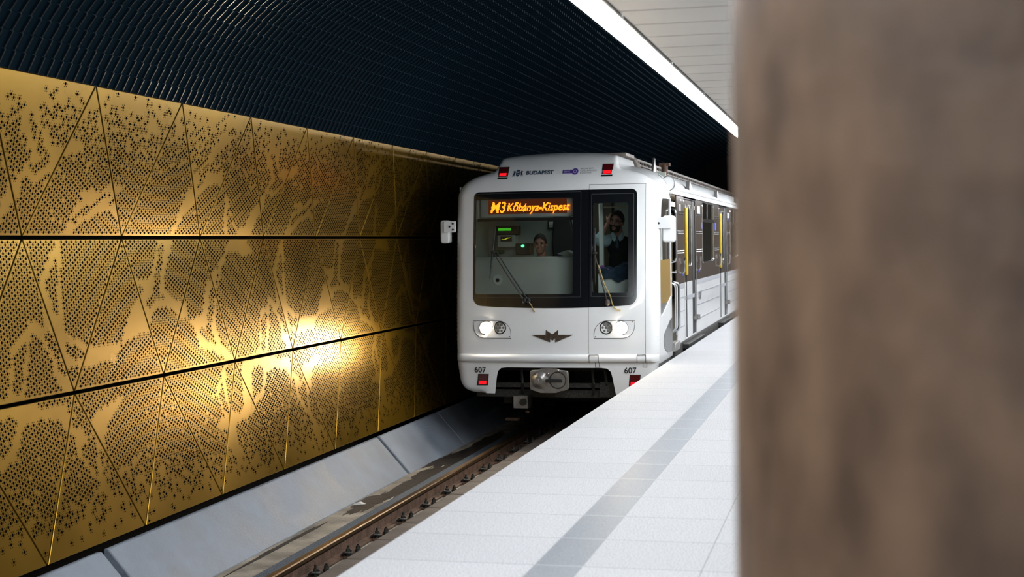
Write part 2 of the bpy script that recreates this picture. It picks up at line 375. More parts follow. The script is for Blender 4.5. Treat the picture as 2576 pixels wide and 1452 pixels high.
def inside(pts, poly):
    x, y = pts[:, 0], pts[:, 1]
    r = np.zeros(len(pts), bool); n = len(poly)
    for i in range(n):
        x0, y0 = poly[i]; x1, y1 = poly[(i + 1) % n]
        if y0 == y1: continue
        c = ((y0 > y) != (y1 > y)) & (x < (x1 - x0) * (y - y0) / (y1 - y0) + x0)
        r ^= c
    return r
def masked(row, pts):
    """True where the sheet stays unpunched (the branching shapes, which repeat every third bay)"""
    base = 9.349
    s = (pts[:, 0] - base) % (3 * P) + base
    q = np.stack([s, pts[:, 1]], 1)
    out = np.zeros(len(q), bool)
    for lst, val in ((SOLID, True), (HOLED, False)):
        for r, poly in lst:
            if r != row: continue
            for k in (-1, 0, 1):
                ins = inside(q + np.array([k * 3 * P, 0]), poly)
                out[ins] = val
    return out

wall = MB()
wall.box(-6.30, -6.14, -3, 46, -1.6, 3.1)
wall_left = wall.build('wall_left', M['dark_wall'], smooth=False)
wall_left['kind'] = 'structure'
rng = np.random.default_rng(7)
PX = 1.462 / 41.0; PT = 0.0412; RB = 0.0120; RS = 0.0050
def panel_mesh(row, tri):
    (x0, z0), (x1, z1) = ROWS[row][:2]
    dx, dz = x1 - x0, z1 - z0; L = math.hypot(dx, dz)
    nx, nz = dz / L, -dx / L           # points to the tracks (+x)
    if nx < 0: nx, nz = -nx, -nz
    def W(s, t, h=0.0): return (x0 + dx * t / L + nx * h, s, z0 + dz * t / L + nz * h)
    A = np.array(tri, float)
    cen = A.mean(0)
    area2 = (A[1, 0] - A[0, 0]) * (A[2, 1] - A[0, 1]) - (A[2, 0] - A[0, 0]) * (A[1, 1] - A[0, 1])
    if area2 < 0: A = A[::-1].copy()
    def inset(d):
        lines = []
        for i in range(3):
            p, q = A[i], A[(i + 1) % 3]; e = (q - p) / np.linalg.norm(q - p); n = np.array([-e[1], e[0]])
            lines.append((p + n * d, e))
        res = []
        for i in range(3):
            (p, e), (q, g) = lines[i - 1], lines[i]
            t = np.cross(q - p, g) / np.cross(e, g); res.append(p + e * t)
        return np.array(res), lines
    T0, _ = inset(0.0075); T1, _ = inset(0.0105)
    tb, _ = inset(0.0)
    n3 = [W(*p, -0.035) for p in T0] + [W(*p, -0.0025) for p in T0] + [W(*p, 0.0) for p in T1]
    V = [np.array(n3)]
    faces = [(6, 7, 8)] + [(3 + i, 3 + (i + 1) % 3, 6 + (i + 1) % 3, 6 + i) for i in range(3)] + [(i, (i + 1) % 3, 3 + (i + 1) % 3, 3 + i) for i in range(3)]
    # lattice of punched holes
    smin, smax = A[:, 0].min(), A[:, 0].max()
    i0, i1 = int(smin / PX) - 1, int(smax / PX) + 2
    I, J = np.meshgrid(np.arange(i0, i1), np.arange(0, int(L / PT) + 2), indexing='ij')
    S = I * PX; Tt = (J + 0.5 * (I % 2)) * PT
    pts = np.stack([S.ravel(), Tt.ravel()], 1)
    def keep(pp, margin):
        ok = np.ones(len(pp), bool)
        for i in range(3):
            p, q = A[i], A[(i + 1) % 3]; e = (q - p) / np.linalg.norm(q - p)
            ok &= (-(pp[:, 0] - p[0]) * e[1] + (pp[:, 1] - p[1]) * e[0]) > margin
        return ok
    pts = pts[keep(pts, 0.0085 + RB + 0.004)]
    if len(pts):
        pts = pts[~masked(row, pts)]
        f = pts[:, 1] / L
        if row == 'top': pr = np.interp(f, [0, .40, .60, .78, .92, 1], [1, 0.97, .80, .48, .12, .06])
        elif row == 'low': pr = np.interp(f, [0, .06, .20, .38, .58, 1], [.02, .07, .35, .75, .97, 1])
        else: pr = np.ones(len(f))
        pts = pts[rng.random(len(pts)) < pr]
    if len(pts):
        near = A[:, 0].mean() < 15
        nb = 12 if near else 8; ns = 7 if near else 5
        offs = [(PX * 2 / 3, 0.0), (-PX * 2 / 3, 0.0), (PX / 3, PT / 2), (PX / 3, -PT / 2), (-PX / 3, PT / 2), (-PX / 3, -PT / 2)]
        sm = np.concatenate([pts + np.array(o) for o in offs])
        key = np.round(sm / 0.004).astype(int)
        _, ui = np.unique(key, axis=0, return_index=True)
        sm = sm[ui]; sm = sm[keep(sm, 0.0085 + RS + 0.001)]
        base = 9
        U = np.array([dx / L, 0, dz / L]); O = np.array([x0, 0, z0]) + np.array([nx, 0, nz]) * 0.0007
        mats = [0] * len(faces)
        loops = [np.array(q) for q in faces]
        for cen2, r, n in ((pts, RB, nb), (sm, RS, ns)):
            if not len(cen2): continue
            a = np.arange(n) * 2 * np.pi / n
            ring = np.stack([np.cos(a), np.sin(a)], 1) * r
            q = cen2[:, None, :] + ring[None]
            q = q.reshape(-1, 2)
            V.append(O + q[:, 1:2] * U + q[:, 0:1] * np.array([0, 1, 0]))
            idx = base + np.arange(len(q)).reshape(-1, n)
            loops += list(idx); mats += [1] * len(idx); base += len(q)
    else:
        loops = [np.array(q) for q in faces]; mats = [0] * len(faces)
    V = np.concatenate(V)
    me = bpy.data.meshes.new('triangular_panel')
    ls = np.array([len(q) for q in loops]); li = np.concatenate(loops)
    me.vertices.add(len(V)); me.vertices.foreach_set('co', V.astype(np.float32).ravel())
    me.loops.add(len(li)); me.loops.foreach_set('vertex_index', li.astype(np.int32))
    me.polygons.add(len(ls)); me.polygons.foreach_set('loop_start', (np.cumsum(ls) - ls).astype(np.int32))
    me.materials.append(M['gold']); me.materials.append(M['hole'])
    me.polygons.foreach_set('material_index', np.array(mats, np.int32))
    me.update(calc_edges=True); me.validate(); me.shade_flat()
    return me
ntri = 0
for row in ('low', 'mid', 'top'):
    (x0, z0), (x1, z1), yb, yt = ROWS[row]
    L = math.hypot(x1 - x0, z1 - z0)
    k0 = int((YA - 9) / P) - 1
    bots = [yb + k * P for k in range(k0, 13)]
    tops = [yt + k * P for k in range(k0, 13)]
    g0 = 0.007
    seq = sorted([(y, 0) for y in bots] + [(y, 1) for y in tops])
    for a, b2, c in zip(seq, seq[1:], seq[2:]):
        ys = [a[0], b2[0], c[0]]
        if max(ys) < YA or min(ys) > YB: continue
        tri = [(y, g0 if lv == 0 else L - g0) for y, lv in (a, b2, c)]
        me = panel_mesh(row, tri)
        link_mesh('triangular_panel', me, wall_left); ntri += 1
print('panels', ntri)

# ------------------------------------------------------------------ dark vault of overlapping fluted cassettes
def vault():
    cx, cz, Rv = -3.53, 1.87, 2.42
    a0, a1, rows = math.radians(156.8), math.radians(23.0), 42
    pitch = 0.122; ny = int((46 + 2) / pitch)
    prof = [(0.0, 0.0), (0.086, 0.0), (0.090, 0.020), (0.104, 0.020), (0.108, 0.002)]
    ys = []; hs = []
    for k in range(ny):
        for p in prof: ys.append(-2 + k * pitch + p[0]); hs.append(p[1])
    ys = np.array(ys); hs = np.array(hs)
    V = []
    for r in range(rows):
        for e, h in ((0.0, 0.0), (1.0, 0.006)):
            a = a0 + (a1 - a0) * (r + e * 0.97) / rows
            rr = Rv - h - hs * (0.80 if e == 0 else 1.0)
            V.append(np.stack([cx + rr * math.cos(a), ys, cz + rr * math.sin(a)], 1))
    n = len(ys)
    idx = np.arange(len(V) * n).reshape(len(V), n)
    q = np.stack([idx[:-1, :-1], idx[1:, :-1], idx[1:, 1:], idx[:-1, 1:]], -1).reshape(-1, 4)
    V = np.concatenate(V)
    me = bpy.data.meshes.new('ceiling')
    me.vertices.add(len(V)); me.vertices.foreach_set('co', V.astype(np.float32).ravel())
    me.loops.add(q.size); me.loops.foreach_set('vertex_index', q.astype(np.int32).ravel())
    me.polygons.add(len(q)); me.polygons.foreach_set('loop_start', np.arange(len(q), dtype=np.int32) * 4)
    me.materials.append(M['vault']); me.materials.append(M['vault_ridge']); me.materials.append(M['vault_step'])
    seg = np.tile((np.arange(n - 1) % 5 == 2), len(q) // (n - 1)).astype(np.int32)
    c5 = np.tile(np.arange(n - 1) % 5, len(q) // (n - 1)); rw = np.repeat(np.arange(len(q) // (n - 1)), n - 1)
    seg[(rw % 2 == 1) & (c5 >= 1) & (c5 <= 3)] = 2
    me.polygons.foreach_set('material_index', seg); me.update(calc_edges=True); me.shade_flat()
    o = link_mesh('ceiling', me); o['kind'] = 'structure'
    sh = MB()
    n = 36; pin = []; pout = []
    for i in range(n + 1):
        a = math.radians(162) + (math.radians(24.5) - math.radians(162)) * i / n
        pin.append((cx + (Rv + .04) * math.cos(a), cz + (Rv + .04) * math.sin(a))); pout.append((cx + (Rv + .3) * math.cos(a), cz + (Rv + .3) * math.sin(a)))
    sh.prism(pin + pout[::-1], 'y', -3, 46)
    b = sh.build('vault_shell', M['dark_wall'], o, smooth=False)
vault()

# ------------------------------------------------------------------ sloping concrete kerb under the wall
j = MB(); j.prism([(-6.1, -1.1), (-5.78, -1.1), (-5.78, -0.98), (-5.50, -1.29), (-6.1, -1.29)], 'y', -3, 46)
kb = j.build('trim_1', M['dark_joint'], smooth=False); kb['kind'] = 'structure'
kerb = MB()
prof = [(-6.1, -1.05), (-5.765, -1.05), (-5.765, -0.80), (-5.72, -0.795), (-5.33, -1.235), (-5.31, -1.5), (-6.1, -1.5)]
for y0, y1 in ((-8, 3.2), (3.25, 9.89), (9.985, 16.385), (16.475, 18.935), (18.95, 25.5), (25.56, 46)):
    kerb.prism(prof, 'y', y0, y1)
split_build(kerb, 'concrete_slab', M['concrete'], kb, bevel=0.012)

# ------------------------------------------------------------------ track bed
bed = MB(); bed.box(-6.2, -2.2, -3, 46, -1.7, -1.245)
tb = bed.build('floor_1', M['track_floor'], smooth=False); tb['kind'] = 'structure'
random.seed(5)
def blob(name, cx, cy, rx, ry, z, mat, parent=None, seed=0, n=90):
    rd = random.Random(seed); ph = [rd.uniform(0, 6.28) for _ in range(6)]
    poly = []
    for i in range(n):
        a = 2 * math.pi * i / n
        k = 1 + 0.16 * math.sin(2 * a + ph[0]) + .14 * math.sin(3 * a + ph[1]) + 0.11 * math.sin(5 * a + ph[2]) + 0.08 * math.sin(9 * a + ph[3]) + .07 * math.sin(17 * a + ph[4]) + .05 * math.sin(23 * a + ph[5])
        poly.append((cx + rx * k * math.cos(a), cy + ry * k * math.sin(a)))
    mb = MB(); mb.prism(poly, 'z', z, z + 0.004)
    return mb.build(name, mat, parent, smooth=False)
stains = [(-5.16, 14.6, .12, .75, 1), (-5.05, 16.2, .18, 1.2, 2), (-5.2, 17.6, .12, .8, 3), (-4.98, 18.8, .24, 1.6, 4), (-4.86, 13.4, .05, .8, 5), (-5.25, 12.3, .03, .9, 6)]
for i, (a, b_, c, d, s) in enumerate(stains):
    blob('oily_stain', a, b_, c, d, -1.2455 + i * 0.0004, M['stain'], tb, seed=s)
under = MB(); under.box(-2.37, -2.2, -3, 46, -1.25, -0.10)
w2 = under.build('wall_right', M['edge_face'], smooth=False); w2['kind'] = 'structure'

strip = MB(); strip.box(-4.93, -4.64, -4, 24, -1.246, -1.20)
so = strip.build('rubber_strip', M['mat_strip'], bevel=0.006)
mark(so, 'blue-grey textured rubber strip running along the wall side of the rail', 'rubber strip')

# ------------------------------------------------------------------ rails
def rail(xc, label):
    r = empty('rail', (xc, 0, -1.245), label, 'rail')
    z = 0.182
    head = [(-.036, z - .036), (-.036, z - .008), (-.026, z), (.026, z), (.036, z - .008), (.036, z - .036), (.012, z - .05), (-.012, z - .05)]
    web = [(-.010, .03), (-.010, z - .045), (.010, z - .045), (.010, .03)]
    foot = [(-.075, .008), (-.075, .02), (-.012, .034), (.012, .034), (.075, .02), (.075, .008)]
    h = MB(); h.prism(head, 'y', -4, 45); ho = h.build('rail_head', [M['rail_top']], r, bevel=.002)
    w = MB(); w.prism(web, 'y', -4, 45); w.prism(foot, 'y', -4, 45); w.build('rail_web', M['rust'], r, smooth=False)
    return r
rail(-4.555, 'rust-brown running rail with a polished head, in view beside the sloping concrete kerb')
rail(-3.085, 'running rail on the platform side of the track, below the platform edge')

def fastening(first=True):
    g = 'rail fastenings beside the brown blocks'
    r = empty('rail_fastening', (0, 0, 0), 'dark bolted rail fastening on the rail foot, in the row beside the brown blocks', 'rail fastening', g)
    p = MB(); p.box(.056, .19, -.07, .17, 0, .02); p.build('base_plate', M['rust'], r, bevel=.004)
    c = MB()
    c.tube([(.04, -.05, .035), (.07, -.055, .06), (.11, -.03, .05), (.12, 0, .045), (.11, .03, .05), (.07, .055, .06), (.04, .05, .035)], .012, 8)
    c.box(.05, .11, -.028, .028, .03, .05)
    c.build('clip', M['clip'], r)
    for yy, h, xx in ((-.005, .115, .085), (.13, .10, .13)):
        b = MB()
        b.tube([(xx, yy, .01), (xx, yy, .055), (xx, yy, .056), (xx, yy, .085), (xx, yy, .086), (xx, yy, h)], [.03, .03, .022, .020, .011, .011], 8)
        b.build('bolt', M['clip'], r)
    return r
NTH = ['first', 'second', 'third', 'fourth', 'fifth', 'sixth', 'seventh', 'eighth', 'ninth', 'tenth']
f0 = fastening()
k = 0
for i in range(24):
    y = 8.77 + i * 0.786
    o = f0 if i == 0 else copy_tree(f0)
    o.location = (-4.555 + .02, y, -1.243)
    if 2 <= i < 2 + len(NTH): o['label'] = 'dark bolted rail fastening beside the brown blocks, ' + NTH[i - 2] + ' from the bottom of the photo'; del o['group']
    elif i < 2: o['label'] = 'dark bolted rail fastening of the row, out of frame below the photo'; o['group'] = 'fastenings below the photo'
    else: o['label'] = 'dark bolted rail fastening in the shade close to the train'; o['group'] = 'fastenings in the shade by the train'
b0 = MB(); b0.box(-.22, .22, -.382, .382, 0, .125)
blk = b0.build('cover_block', M['brown_block'], bevel=.008)
mark(blk, 'brown-grey block in the row between the rails, half hidden by the platform edge', 'track block', 'brown blocks between the rails')
for i in range(30):
    o = blk if i == 0 else blk.copy()
    if i: COL.objects.link(o)
    o.location = (-4.05, 6.25 + i * 0.786, -1.245)
    if 5 <= i < 5 + len(NTH): o['label'] = 'brown-grey block half under the platform edge, ' + NTH[i - 5] + ' from the bottom of the photo'; del o['group']
    elif i < 5: o['label'] = 'brown-grey block of the row, out of frame below the photo'; o['group'] = 'blocks below the photo'
    else: o['label'] = 'brown-grey block in the shade close to the train'; o['group'] = 'blocks in the shade by the train'
pl = MB()
pl.add([(0, 0, 0), (.10, .02, .01), (.12, .10, 0), (.05, .13, .02), (-.02, .08, .004), (.05, .06, .03)], [(0, 1, 5), (1, 2, 5), (2, 3, 5), (3, 4, 5), (4, 0, 5), (0, 4, 3, 2, 1)])
lit = pl.build('litter', M['paper'], smooth=False)
lit.location = (-5.30, 14.35, -1.244)
mark(lit, 'small crumpled white scrap lying at the foot of the concrete kerb', 'litter')

# ------------------------------------------------------------------ platform
fl = MB(); fl.box(-2.385, 5.0, -3, 46, -0.10, 0.0)
flo = fl.build('floor', M['white_granite'], bevel=0.004); flo['kind'] = 'structure'
st = MB(); st.box(-1.525, -1.29, -3, 46, -0.02, 0.0012)
sto = st.build('trim_2', M['grey_granite'], smooth=False); sto['kind'] = 'structure'

# ------------------------------------------------------------------ platform ceiling
ce = MB()
y = -8.0; kx = 0
y0p = 7.09 - 0.468 * 20
for i in range(103):
    a = y0p + i * 0.468
    ce.box(-1.157, 5.0, a + 0.010, a + 0.458, 2.70, 2.75)
ceo = ce.build('ceiling_1', M['ceil_white'], smooth=False); ceo['kind'] = 'structure'
cs = MB(); cs.box(-1.5, 5.1, -3, 46, 2.905, 3.1); cs.build('ceiling_backing', M['dark_wall'], ceo, smooth=False)
wr = MB(); wr.box(5.0, 5.2, -3, 46, -0.1, 3.1)
wro = wr.build('wall_hall', M['ceil_white'], smooth=False); wro['kind'] = 'structure'

en = MB(); en.box(-6.3, 5.2, 46, 46.2, -1.7, 5.0)
eno = en.build('wall_end', M['dark_wall'], smooth=False); eno['kind'] = 'structure'

hw = MB(); hw.box(-1.6, 5.0, 45.6, 45.8, -.1, 3.0)
hwo = hw.build('wall_hall_end', M['ceil_white'], smooth=False); hwo['kind'] = 'structure'

# light line: one luminaire every 2 m along the vault edge
ORD = ['cut by the top edge of the photo', 'second one down from the top edge', 'third one down from the top edge', 'fourth one down from the top edge', 'fifth one down, ending at the brown column']
lum = None
for i in range(20):
    y0 = 7.25 + (i - 6) * 2.0
    if i == 0:
        lum = empty('linear_luminaire', (-1.2425, y0, 2.74))
        h = MB(); h.box(-.078, -.068, .004, 1.996, 0, .13); h.box(.068, .078, .004, 1.996, -.054, .12); h.box(-.078, .08, .004, 1.996, .12, .14)
        h.build('housing', M['alu'], lum, smooth=False)
        d = MB(); d.box(-.066, .066, .004, 1.996, -.052, .012); d.build('diffuser', M['strip'], lum, smooth=False)
        L0 = lum
    else:
        lum = copy_tree(L0)
    lum.location = (-1.2425, y0, 2.74)
    lum['category'] = 'ceiling light'
    if 5 <= i <= 9:
        lum['label'] = 'bright white linear ceiling luminaire, ' + ORD[i - 5]
    elif i < 5:
        lum['label'] = 'bright white linear ceiling luminaire outside the top edge of the photo'; lum['group'] = 'luminaires before the visible ones'
    else:
        lum['label'] = 'bright white linear ceiling luminaire of the same line, hidden behind the brown column'; lum['group'] = 'luminaires behind the column'

# unseen lamps added as fill light over the hall, right of the column
M['hall_fill'] = emit('warm_fill_diffuser', (1.0, 0.86, 0.66), FILL_POWER)
h0 = None
for i, yy in enumerate((4, 8, 12, 16, 20, 24, 30, 36, 42)):
    if h0 is None:
        h0 = empty('fill_lamp', (2.4, yy, 2.645))
        a = MB(); a.box(-.62, .62, -.15, .15, 0.0, .05); a.build('fill_lamp_frame', M['alu'], h0, smooth=False)
        a = MB(); a.box(-.6, .6, -.13, .13, -.004, .002); a.build('diffuser', M['hall_fill'], h0, smooth=False)
        o = h0
    else: o = copy_tree(h0)
    o.location = (2.4, yy, 2.645)
    mark(o, 'added warm fill lamp over the platform hall, hidden behind the brown column', 'ceiling lamp', 'added hall fill lamps')

# ------------------------------------------------------------------ column close to the camera
cc = MB()
ring = []
Rc = 0.46
cc.cyl((0, 0, 0), (0, 0, 2.86), Rc, Rc, 96)
col = cc.build('column', M['column'], angle=50)
col.location = (0.296, 1.95, 0.0)
mark(col, 'large round brown stone column, out of focus, filling the right side of the photo', 'column')
# ================================================================== the metro train
XC = -3.838; YF = 17.9; ZR = -1.063
M['white'] = pbr('train_white_paint', (0.90, 0.91, 0.92), 0.30, 0.0, var=0.03, vscale=2, coat=0.4)
M['white_side'] = pbr('train_side_paint', (0.84, 0.85, 0.87), 0.3, 0.0, var=0.04, vscale=3, coat=0.4, stretch=(1, .3, 3))
M['brown_band'] = pbr('brown_band_paint', (0.075, 0.052, 0.042), 0.24, 0.0, var=0.25, vscale=6, coat=0.5, stretch=(1, 3, .5))
M['frit'] = pbr('black_glazing', (0.006, 0.007, 0.009), 0.12, 0.0, coat=0.3)
M['glass'] = glassy('tinted_glass', (0.78, 0.83, 0.81))
M['clear'] = glassy('clear_glass', (0.9, 0.92, 0.9))
M['rubber'] = pbr('black_rubber', (0.012, 0.012, 0.012), 0.6)
M['black'] = pbr('matt_black', (0.01, 0.01, 0.011), 0.5)
M['chrome'] = pbr('polished_steel', (0.75, 0.76, 0.78), 0.14, 1.0)
M['steel'] = pbr('brushed_steel', (0.30, 0.29, 0.28), 0.4, 0.8, var=0.25, vscale=14)
M['roofgrey'] = pbr('roof_grille_grey', (0.22, 0.19, 0.17), 0.55, 0.2, var=0.2, vscale=6)
M['yellow'] = pbr('yellow_door_edge', (0.55, 0.38, 0.02), 0.4)
M['red_off'] = pbr('dark_red_lens', (0.09, 0.004, 0.006), 0.2, coat=0.5)
M['red_on'] = emit('red_lamp', (1.0, 0.012, 0.02), 1.1)
M['head_on'] = emit('headlight_lamp', (1.0, 0.86, 0.66), HEADLIGHT_POWER)
M['lens'] = pbr('clear_lens', (0.55, 0.56, 0.54), 0.15, 0.4)
M['seam'] = pbr('panel_gap', (0.015, 0.015, 0.015), 0.8)
M['ink'] = pbr('black_lettering', (0.012, 0.012, 0.014), 0.5)
M['navy'] = pbr('navy_lettering', (0.022, 0.058, 0.115), 0.5)
M['purple'] = pbr('purple_badge', (0.07, 0.03, 0.26), 0.5)
M['lilac'] = pbr('lilac_badge_line', (0.45, 0.42, 0.70), 0.5)
M['greytext'] = pbr('grey_lettering', (0.16, 0.17, 0.20), 0.5)
M['emblem'] = pbr('brown_metal_emblem', (0.10, 0.075, 0.055), 0.35, 0.5, var=.3, vscale=30)
M['led_back'] = emit('led_board', (0.16, 0.035, 0.012), 0.5)
M['led'] = emit('amber_led', (1.0, 0.18, 0.008), 5.5)
M['green_led'] = emit('green_display', (0.08, 0.75, 0.03), .55)
M['green_lamp'] = emit('green_lamp', (0.1, 1.0, 0.35), 2.5)
M['yellow_led'] = emit('yellow_display', (0.8, 0.75, 0.05), .6)
M['cab_grey'] = pbr('cab_lining', (0.30, 0.33, 0.30), 0.6, var=0.08, vscale=3)
M['console'] = pbr('console_grey', (0.58, 0.62, 0.58), 0.55, var=0.06, vscale=3)
M['cream'] = pbr('interior_cream', (0.62, 0.56, 0.42), 0.6)
M['cab_white'] = pbr('cab_white', (0.82, 0.88, 0.85), 0.5)
M['ochre_tone'] = pbr('ochre_opaque', (0.21, 0.125, 0.018), 0.45)
M['grey_panel'] = pbr('grey_side_panel', (0.09, 0.088, 0.088), 0.35, 0.2, coat=.3)
M['blue_mark'] = pbr('blue_sticker', (0.05, 0.07, 0.5), 0.5)
M['grey_mark'] = pbr('grey_sticker', (0.35, 0.36, 0.39), 0.5)
M['salon'] = emit('saloon_light', (1.0, 0.93, 0.80), 5.0)
M['cab_fill'] = emit('cab_fill_lamp', (0.85, 1.0, 0.93), 5.0)
train = empty('metro_train', (XC, YF, ZR), 'white and brown metro train with lit headlights arriving at the platform', 'train')
OFF = (0, 0, -ZR)
def TB(mb, name, mats, parent=train, split=False, **k):
    if split: return split_build(mb, name, mats, parent, off=OFF, **k)
    return mb.build(name, mats, parent, off=OFF, **k)

def interp(x, xs, ys): return float(np.interp(x, xs, ys))
def rake(z): return interp(z, [-.42, -.25, -.08, 0, .3, .7, 1.5, 2.2, 2.33, 2.42, 2.55, 2.66, 2.74], [.05, .02, 0, 0, 0, .02, .09, .17, .21, .26, .37, .50, .64])
def basey(u, z): return rake(z) + 0.10 * (u / 1.34) ** 2
# outline of the front, half, from top centre to the skirt opening
def arc_pts(pts, n=6):
    """Catmull-Rom through the points"""
    out = []
    for i in range(len(pts) - 1):
        p0 = pts[max(i - 1, 0)]; p1 = pts[i]; p2 = pts[i + 1]; p3 = pts[min(i + 2, len(pts) - 1)]
        for k in range(n):
            t = k / n
            out.append(tuple(0.5 * (2 * p1[j] + (p2[j] - p0[j]) * t + (2 * p0[j] - 5 * p1[j] + 4 * p2[j] - p3[j]) * t * t + (3 * p1[j] - p0[j] - 3 * p2[j] + p3[j]) * t ** 3) for j in (0, 1)))
    out.append(pts[-1]); return out
dome = arc_pts([(0, 2.735), (.40, 2.722), (.68, 2.695), (.765, 2.675), (.792, 2.63), (.815, 2.54), (.85, 2.495), (.95, 2.468), (1.10, 2.425), (1.22, 2.365), (1.30, 2.285), (1.338, 2.20)], 4) + [(1.347, 2.12)]
side_ = [(1.347, 1.6), (1.347, 1.1), (1.347, .6), (1.345, .2), (1.338, -.02)]
skirt = arc_pts([(1.335, -.05), (1.315, -.18), (1.285, -.29), (1.22, -.375), (1.10, -.412), (.98, -.418)], 3)
half_outer = dome + side_ + skirt
opening = [(.80, -.418), (.765, -.20), (.745, -.12), (.70, -.078), (.62, -.068)]
half = half_outer + opening
full = [(u, z) for u, z in half] + [(-u, z) for u, z in half[::-1] if u > 1e-6]
outer_line = np.array([(-u, z) for u, z in half_outer[::-1]] + [(u, z) for u, z in half_outer[1:]])
RF = 0.13
def Rf(z): return interp(z, [-.3, -.15, 2.30, 2.5], [.08, .13, .13, .06])
def edge_dist(u, z):
    a = outer_line[:-1]; b = outer_line[1:]; p = np.array([u, z])
    ab = b - a; t = np.clip(((p - a) * ab).sum(1) / (ab * ab).sum(1), 0, 1)
    d = np.linalg.norm(p - (a + ab * t[:, None]), axis=1)
    return float(d.min())
def fd(u, z):
    e = edge_dist(u, z)
    f = 0.0
    r = Rf(z)
    if e < r: f = r - math.sqrt(max(0, r * r - (r - e) ** 2))
    return basey(u, z) + f

def patch(outer, holes=(), off=0.0, step=0.06, extra=(), thick=0.0, flat=False):
    """triangulated skin over the curved front, following fd()"""
    vs = []; es = []
    def ringadd(poly):
        n0 = len(vs); m = 0
        for i in range(len(poly)):
            p = Vector(poly[i]); q = Vector(poly[(i + 1) % len(poly)])
            k = max(1, int((q - p).length / step))
            for j in range(k):
                vs.append(p + (q - p) * j / k); m += 1
        for i in range(m): es.append((n0 + i, n0 + (i + 1) % m))
    ringadd(outer)
    for h in holes: ringadd(h)
    O = [tuple(p) for p in outer]
    us = [p[0] for p in O]; zs = [p[1] for p in O]
    def pin(pt, poly): return bool(inside(np.array([pt]), [tuple(p) for p in poly])[0])
    g = []
    u = min(us) + step * .5
    while u < max(us):
        z = min(zs) + step * .5
        while z < max(zs):
            if pin((u, z), O) and not any(pin((u, z), h) for h in holes): g.append((u, z))
            z += step
        u += step
    bnd = np.array([tuple(v) for v in vs])
    for p in list(g) + [e for e in extra if pin(e, O) and not any(pin(e, h) for h in holes)]:
        if np.min(np.abs(bnd - np.array(p)).max(1)) > 0.006: vs.append(Vector(p))
    r = delaunay_2d_cdt(vs, es, [], 0, 1e-5)
    V, F = r[0], r[2]
    keep = []
    for f in F:
        c = sum((V[i] for i in f), Vector((0, 0))) / len(f)
        if pin(tuple(c), O) and not any(pin(tuple(c), h) for h in holes): keep.append(tuple(f))
    mb = MB()
    mb.add([(p[0], fd(p[0], p[1]) - off, p[1]) for p in V], keep)
    if thick > 0:
        n = len(V)
        mb.add([(p[0], fd(p[0], p[1]) - off + thick, p[1]) for p in V], [q[::-1] for q in keep])
        cnt = {}
        for q in keep:
            for i in range(len(q)):
                a, b2 = q[i], q[(i + 1) % len(q)]
                cnt[(a, b2)] = cnt.get((a, b2), 0) + 1
        for (a, b2) in list(cnt):
            if (b2, a) not in cnt: mb.f.append((a, a + n, b2 + n, b2)); mb.m.append(0)
    return mb
def rrect(u0, u1, z0, z1, r, n=6, corners=(1, 1, 1, 1)):
    out = []
    for (cx, cz, a0), c in zip(((u1 - r, z1 - r, 0), (u0 + r, z1 - r, 90), (u0 + r, z0 + r, 180), (u1 - r, z0 + r, 270)), corners):
        if c:
            for i in range(n + 1):
                a = math.radians(a0 + 90 * i / n); out.append((cx + r * math.cos(a), cz + r * math.sin(a)))
        else:
            out.append((cx + (r if a0 in (0, 270) else -r), cz + (r if a0 in (0, 90) else -r)))
    return out

# extra sample rings close to the rounded rim
extra = []
ol = outer_line
for i in range(len(ol) - 1):
    a, b2 = ol[i], ol[i + 1]; ab = b2 - a; L_ = np.hypot(*ab)
    if L_ < 1e-6: continue
    nrm = np.array([ab[1], -ab[0]]) / L_
    for k in range(max(1, int(L_ / .05))):
        q = a + ab * (k + .5) / max(1, int(L_ / .05))
        for d in (0.006, 0.02, .04, .07, .105, .135):
            extra.append(tuple(q + nrm * d)); 
SEAM = 0.468
DOOR = (SEAM, 1.187, 0.035, 2.283)
GL = (-1.083, 1.083, 0.715, 2.222)     # whole black glazing
def glaz_bottom(u): return 0.700 + 0.035 * (u / 1.08) ** 2
left_gl = [(SEAM, GL[3])] + [(-1.083 + .07 + .07 * math.cos(math.radians(90 + 15 * i)), GL[3] - .07 + .07 * math.sin(math.radians(90 + 15 * i))) for i in range(7)] \
    + [(-1.083 + .12 + .12 * math.cos(math.radians(180 + 15 * i)), glaz_bottom(1) + .12 + .12 * math.sin(math.radians(180 + 15 * i))) for i in range(7)] \
    + [(u, glaz_bottom(u)) for u in np.linspace(-.85, SEAM, 12)]
d0, d1, z0d, z1d = DOOR
hole = [(d0 - .004, z1d + .005), (d0 - .004, GL[3])] + left_gl[1:-1] + [(d0 - .004, glaz_bottom(d0)), (d0 - .004, z0d - .003), (d1 + .005, z0d - .003), (d1 + .005, z1d + .005)]
TB(patch(full, [hole], extra=extra, step=.055), 'front_panel', M['white'], angle=40)
door_poly = [(d0, z1d), (d0, GL[3]), (1.083 - .07, GL[3])] + [(1.013 + .07 * math.cos(math.radians(90 - 15 * i)), GL[3] - .07 + .07 * math.sin(math.radians(90 - 15 * i))) for i in range(1, 7)] \
    + [(.963 + .12 * math.cos(math.radians(-15 * i)), glaz_bottom(1) + .12 + .12 * math.sin(math.radians(-15 * i))) for i in range(7)] \
    + [(u, glaz_bottom(u)) for u in np.linspace(.85, d0, 6)] + [(d0, z0d), (d1, z0d), (d1, z1d)]
front_door = TB(patch(door_poly, off=0.002, thick=.03, step=.07), 'front_door', M['white'], angle=40)
C1 = rrect(-1.055, .262, .882, 2.125, .03)
C2 = rrect(.520, .972, .892, 2.045, .03)
ws = TB(patch(left_gl, [C1], off=0.003, thick=.02, step=.09), 'windscreen', M['frit'], angle=40)
